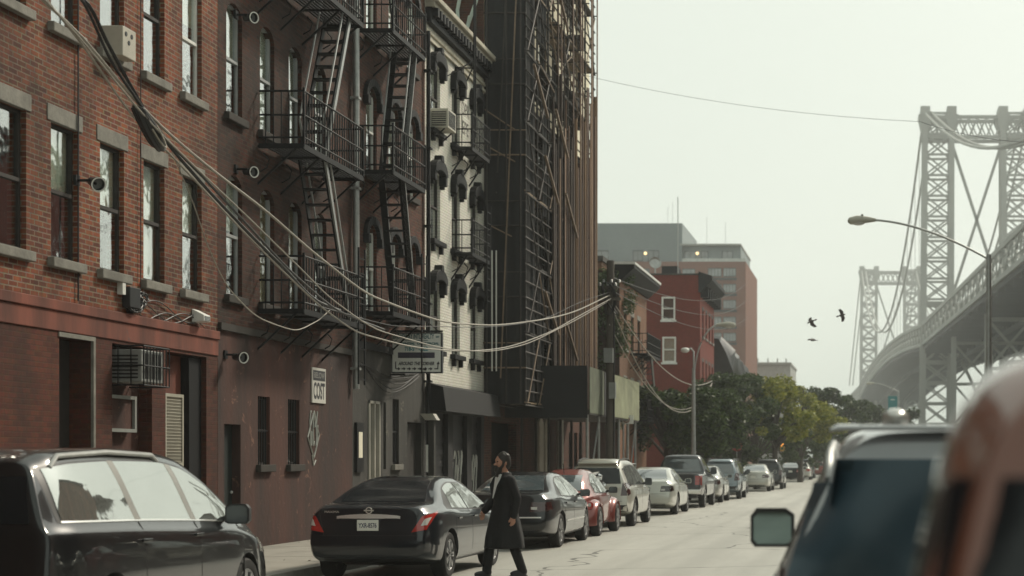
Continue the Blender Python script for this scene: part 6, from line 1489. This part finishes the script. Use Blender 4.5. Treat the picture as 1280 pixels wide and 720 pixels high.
b = MB(); b.box((532.5-CX)*Ya/F, (535-CX)*Ya/F, Ya-.02, Ya+.01, ZY(590, Ya), ZY(556, Ya)); b.build('poster', WHITE, r)
# traffic signal and red stop sign far down the street
r = thing('traffic_signal', 'distant traffic signal mast with long arms among the trees', 'traffic signal', ((969-CX)*135/F, 135, 0))
Yt = 135; X0 = (969-CX)*Yt/F
b = MB(); b.tube([(X0, Yt, 0), (X0, Yt, ZY(533, Yt))], .12, 10); b.build('pole', GALV, r)
b = MB(); b.tube([(X0, Yt, ZY(534, Yt)), ((1040-CX)*Yt/F, Yt, ZY(532, Yt))], .05, 6); b.tube([(X0, Yt, ZY(548, Yt)), ((990-CX)*Yt/F, Yt, ZY(541, Yt))], .05, 6); b.tube([(X0, Yt, ZY(534, Yt)), ((982-CX)*Yt/F, Yt, ZY(543, Yt))], .04, 6); b.build('arm', GALV, r)
for px, py, c in ((978, 556, 1), (1039, 541, 0)):
    x, z = (px-CX)*Yt/F, ZY(py, Yt); b = MB(); b.box(x-.17, x+.17, Yt-.2, Yt+.1, z-.55, z+.5); hd = b.build('signal_head', pbr('signal_yellow', (.42, .24, .03), .6) if c else PLASTIC, r, bevel=.03)
    b = MB(); b.tube([(x, Yt, z+.5), (x, Yt, ZY(545 if c else 533, Yt))], .03, 5); b.build('hanger', GALV, hd)
    for k, m in ((.3, pbr('signal_red_off', (.12, .02, .015), .3)), (0, pbr('signal_amber_lit', (1, .42, .08), .4, emit=1.5) if c else pbr('signal_red_off', (.12, .02, .015), .3)), (-.3, pbr('signal_green_off', (.02, .1, .06), .3))):
        b = MB(); b.lathe((x, Yt-.2, z+k), (0, -1, 0), [(.001, .02), (.11, .01), (.12, 0)], 12); b.build('lens', m, hd)
r = thing('stop_sign', 'small round red sign on thin post beyond the silver wagon', 'sign', ((921-CX)*100/F, 100, 0))
x, z = (921-CX)*100/F, ZY(557, 100); b = MB(); b.tube([(x, 100, 0), (x, 100, z+.4)], .03, 6); b.build('post', GALV, r)
b = MB(); b.lathe((x, 99.95, z), (0, -1, 0), [(.001, .012), (.36, .012), (.36, 0)], 8); b.build('sign_face', pbr('sign_red', (.34, .05, .04), .5), r)
b = MB(); b.bar((x-.2, 99.93, z), (x+.2, 99.93, z), .05, .01); b.build('mark', WHITE, r)
# birds
def bird(label, px, py, roll, pitch, flap, yaw):
    Y = 70; p = PT(px, py, Y); r = thing('pigeon', label, 'bird', p, 0, 'pigeons in flight'); M = Matrix.Rotation(yaw, 3, 'Z') @ Matrix.Rotation(pitch, 3, 'Y') @ Matrix.Rotation(roll, 3, 'X')
    b = MB(); k = 10
    st = [(-.20, .005, 0), (-.17, .022, 0), (-.13, .035, .012), (-.09, .03, .012), (0, .055, 0), (.08, .045, 0), (.14, .022, 0), (.2, .03, 0), (.26, .035, 0)]
    n0 = len(b.v)
    for x, rr, z in st:
        for j in range(k): a = 2*math.pi*j/k; b.v.append(tuple(M @ Vector((x, rr*math.cos(a), z+rr*math.sin(a)*(.35 if x > .17 else 1)))))
    for i in range(len(st)-1):
        for j in range(k): b.f.append((n0+i*k+j, n0+i*k+(j+1) % k, n0+(i+1)*k+(j+1) % k, n0+(i+1)*k+j)); b.m.append(0)
    for s in (-1, 1):
        ln = [(0.0, .04), (.11, flap*.14), (.25, flap*.26)]
        pts = []
        for (yy, zz), (xa, xb) in zip(ln, ((-.07, .07), (-.10, .08), (.02, .14))): pts.append((Vector((xa, s*(yy+.02), zz)), Vector((xb, s*(yy+.02), zz-.01))))
        for i in range(2): b.prism([M @ pts[i][0], M @ pts[i][1], M @ pts[i+1][1], M @ pts[i+1][0]], M @ Vector((0, 0, .008)))
    b.build('body', pbr('pigeon_grey', (.06, .045, .04), .7, var=.5, vs=12), r, local=True)
bird('lowest dark pigeon gliding left over the tree tops', 1015, 425, .2, .05, .1, .1); bird('middle pigeon banking with folded wings over the trees', 1014, 402, 1.0, -.4, -.4, .2); bird('topmost pigeon with spread wings nearest the bridge tower', 1052, 394, 1.4, .2, .35, 2.6)

# ------------------------------------------------------------------ trees and ivy
def leaves(b, clumps, count, size, rnd, flat=1.0):
    V, Fc = [], []
    tot = sum(c[1]**2 for c in clumps)
    for (c, r_, sq) in clumps:
        n = int(count*r_**2/tot)
        for _ in range(n):
            d = Vector((rnd.gauss(0, 1), rnd.gauss(0, 1), rnd.gauss(0, 1))).normalized(); q = rnd.random()**.42
            p = Vector(c)+Vector((d.x*r_*q, d.y*r_*q, d.z*r_*q*sq))
            u = Vector((rnd.gauss(0, 1), rnd.gauss(0, 1), rnd.gauss(0, .6))).normalized(); w_ = u.cross(Vector((rnd.gauss(0, 1), rnd.gauss(0, 1), rnd.gauss(0, 1)))).normalized()
            s = size*rnd.uniform(.6, 1.3); k = len(b.v)
            b.v += [tuple(p-u*s), tuple(p+w_*s*.45), tuple(p+u*s), tuple(p-w_*s*.45)]; b.f.append((k, k+1, k+2, k+3)); b.m.append(0)
LEAF_D = leafmat('dark_leaves', [(.008, .016, .007), (.026, .05, .013), (.065, .10, .024), (.014, .03, .010)])
LEAF_M = leafmat('mid_leaves', [(.02, .04, .012), (.045, .075, .022), (.07, .10, .03), (.03, .05, .016)])
LEAF_Y = leafmat('yellow_green_leaves', [(.08, .11, .012), (.20, .22, .03), (.32, .31, .05), (.12, .14, .02)])
def tree(label, px, Y, htop, wid, zlow, mat, n, seed, size=.16, name='street_tree'):
    rnd = random.Random(seed); X = (px-CX)*Y/F; r = thing(name, label, 'tree', (X, Y, 0), group=None)
    b = MB(); lean = rnd.uniform(-.4, .4); zc = (htop+zlow)/2
    b.tube([(X, Y, 0), (X+lean*.3, Y, zlow*.6), (X+lean, Y, zc), (X+lean*1.2, Y, htop-.6)], [.24, .18, .13, .03], 9)
    cl = []
    for k in range(21):
        a = rnd.random()*6.28; t = rnd.random(); z = zlow+(htop-zlow)*(.08+.84*t); rad = wid*(.35+.65*math.sin(math.pi*min(1, .25+t*.72)))*rnd.uniform(.3, 1.12)
        c = (X+lean+rad*math.cos(a), Y+rad*math.sin(a), z); cl.append((c, rnd.uniform(.4, 1.05)*wid*.36, rnd.uniform(.6, .9)))
        b.tube([(X+lean*.6, Y, zlow*.7+(z-zlow)*.4), ((X+lean+c[0])/2, (Y+c[1])/2, z*.85+zlow*.1), c], [.085, .05, .015], 6)
    b.build('trunk', BARK, r)
    f = MB(); leaves(f, cl, n, size, rnd); f.build('crown', mat, r)
tree('broad dark tree nearest behind the pickup truck', 838, 76, ZY(480, 76), 2.6, 2.2, LEAF_D, 9000, 1, .12)
tree('dark tree in front of the deep red house corner', 868, 84, ZY(478, 84), 2.3, 2.0, LEAF_D, 8000, 2, .12)
tree('dark green tree below the black wrapped storey', 900, 96, ZY(468, 96), 2.4, 2.2, LEAF_D, 8000, 3, .13)
tree('tall dark tree with ragged top right of the wrapped house', 925, 104, ZY(466, 104), 2.5, 2.2, LEAF_M, 8000, 4, .13)
tree('yellow green tree lit bright above the parked cars', 968, 106, ZY(474, 106), 2.8, 3.0, LEAF_Y, 9000, 5, .14)
tree('second yellow green tree leaning towards the bridge', 1000, 128, ZY(478, 128), 2.6, 3.0, LEAF_Y, 8000, 6, .14)
tree('dark rounded tree under the yellow green ones', 946, 112, ZY(500, 112), 2.6, 1.6, LEAF_D, 7000, 12, .13)
tree('dark tree left of the bridge approach', 1032, 150, ZY(483, 150), 3.4, 2.4, LEAF_D, 9000, 7, .17)
tree('dark bushy tree below the far bridge tower', 1064, 160, ZY(487, 160), 3.2, 2.2, LEAF_D, 9000, 8, .17)
tree('farthest dark tree closing the street under the bridge', 1092, 178, ZY(498, 178), 3.6, 2.0, LEAF_D, 8000, 9, .19)
tree('small round bright green tree behind the signal arm', 1000, 122, ZY(530, 122), 1.35, 1.4, LEAF_M, 7000, 10, .11)
tree('dark tree at the far right of the street end', 1125, 190, ZY(512, 190), 3.4, 2.0, LEAF_D, 7000, 11, .19)
for k, (px, Y, t, w_) in enumerate(((880, 100, 512, 2.4), (915, 118, 508, 2.8), (985, 142, 505, 3.0), (1015, 165, 505, 3.4))):
    tree(('dense dark shrub tree behind the first street trees', 'dense dark shrub tree behind the wrapped house', 'dense dark tree behind the yellow green pair', 'dense dark tree at the street bend')[k], px, Y, ZY(t, Y), w_, .6, LEAF_D, 6000, 20+k, .16)
f = MB(); rnd = random.Random(30)
cl = []
for k in range(26):
    z = rnd.uniform(3.2, 9.6); x = XF+.1-rnd.random()**1.6*1.6*(.4+z/12); cl.append(((x, 70.9-rnd.random()*.15, z), rnd.uniform(.25, .5), 1.3))
for k in range(6): cl.append(((XF+.25, 71.2+rnd.random()*1.2, rnd.uniform(4, 9.8)), .35, 1.2))
leaves(f, cl, 7000, .075, rnd); rI_ = f.build('ivy', LEAF_M); tag(rI_, 'green ivy climbing the corner of the low brick house', 'ivy')
f = MB(); rnd = random.Random(31); leaves(f, [((XF+1.0+rnd.random()*1.2, 76+rnd.random()*6, 4.3+rnd.random()*.6), .5, .8) for k in range(5)], 2500, .08, rnd)
tag(f.build('hanging_plant', LEAF_M), 'green plants spilling over the small black fire escape', 'plant')

# ------------------------------------------------------------------ kerb litter, then the air
b = MB(); rnd = random.Random(50)
for k in range(140):
    x = rnd.choice([KL+.05+abs(rnd.gauss(0, .12)), XF+.1+abs(rnd.gauss(0, .15)), KL-.3-abs(rnd.gauss(0, .3))]); y = rnd.uniform(24, 60); s = rnd.uniform(.012, .04); z = .004 if x > KL else .156
    b.prism([(x, y, z), (x+s, y+s*.3, z+s*.3), (x+s*.8, y+s*1.2, z), (x-s*.2, y+s, z+s*.2)], (0, 0, .004))
tag(b.build('litter', pbr('litter_pale', (.35, .33, .27), .8, var=.6, vs=9)), kind='stuff')
m = bpy.data.materials.new('haze_air'); m.use_nodes = True; t = m.node_tree; t.nodes.clear()
pv = t.nodes.new('ShaderNodeVolumePrincipled'); pv.inputs['Color'].default_value = (.90, .94, .95, 1); pv.inputs['Density'].default_value = .0005; pv.inputs['Anisotropy'].default_value = .45
o = t.nodes.new('ShaderNodeOutputMaterial'); t.links.new(pv.outputs[0], o.inputs['Volume'])
b = MB(); b.box(-500, 500, -45, 1095, -1.2, 125); tag(b.build('haze', m), kind='stuff')
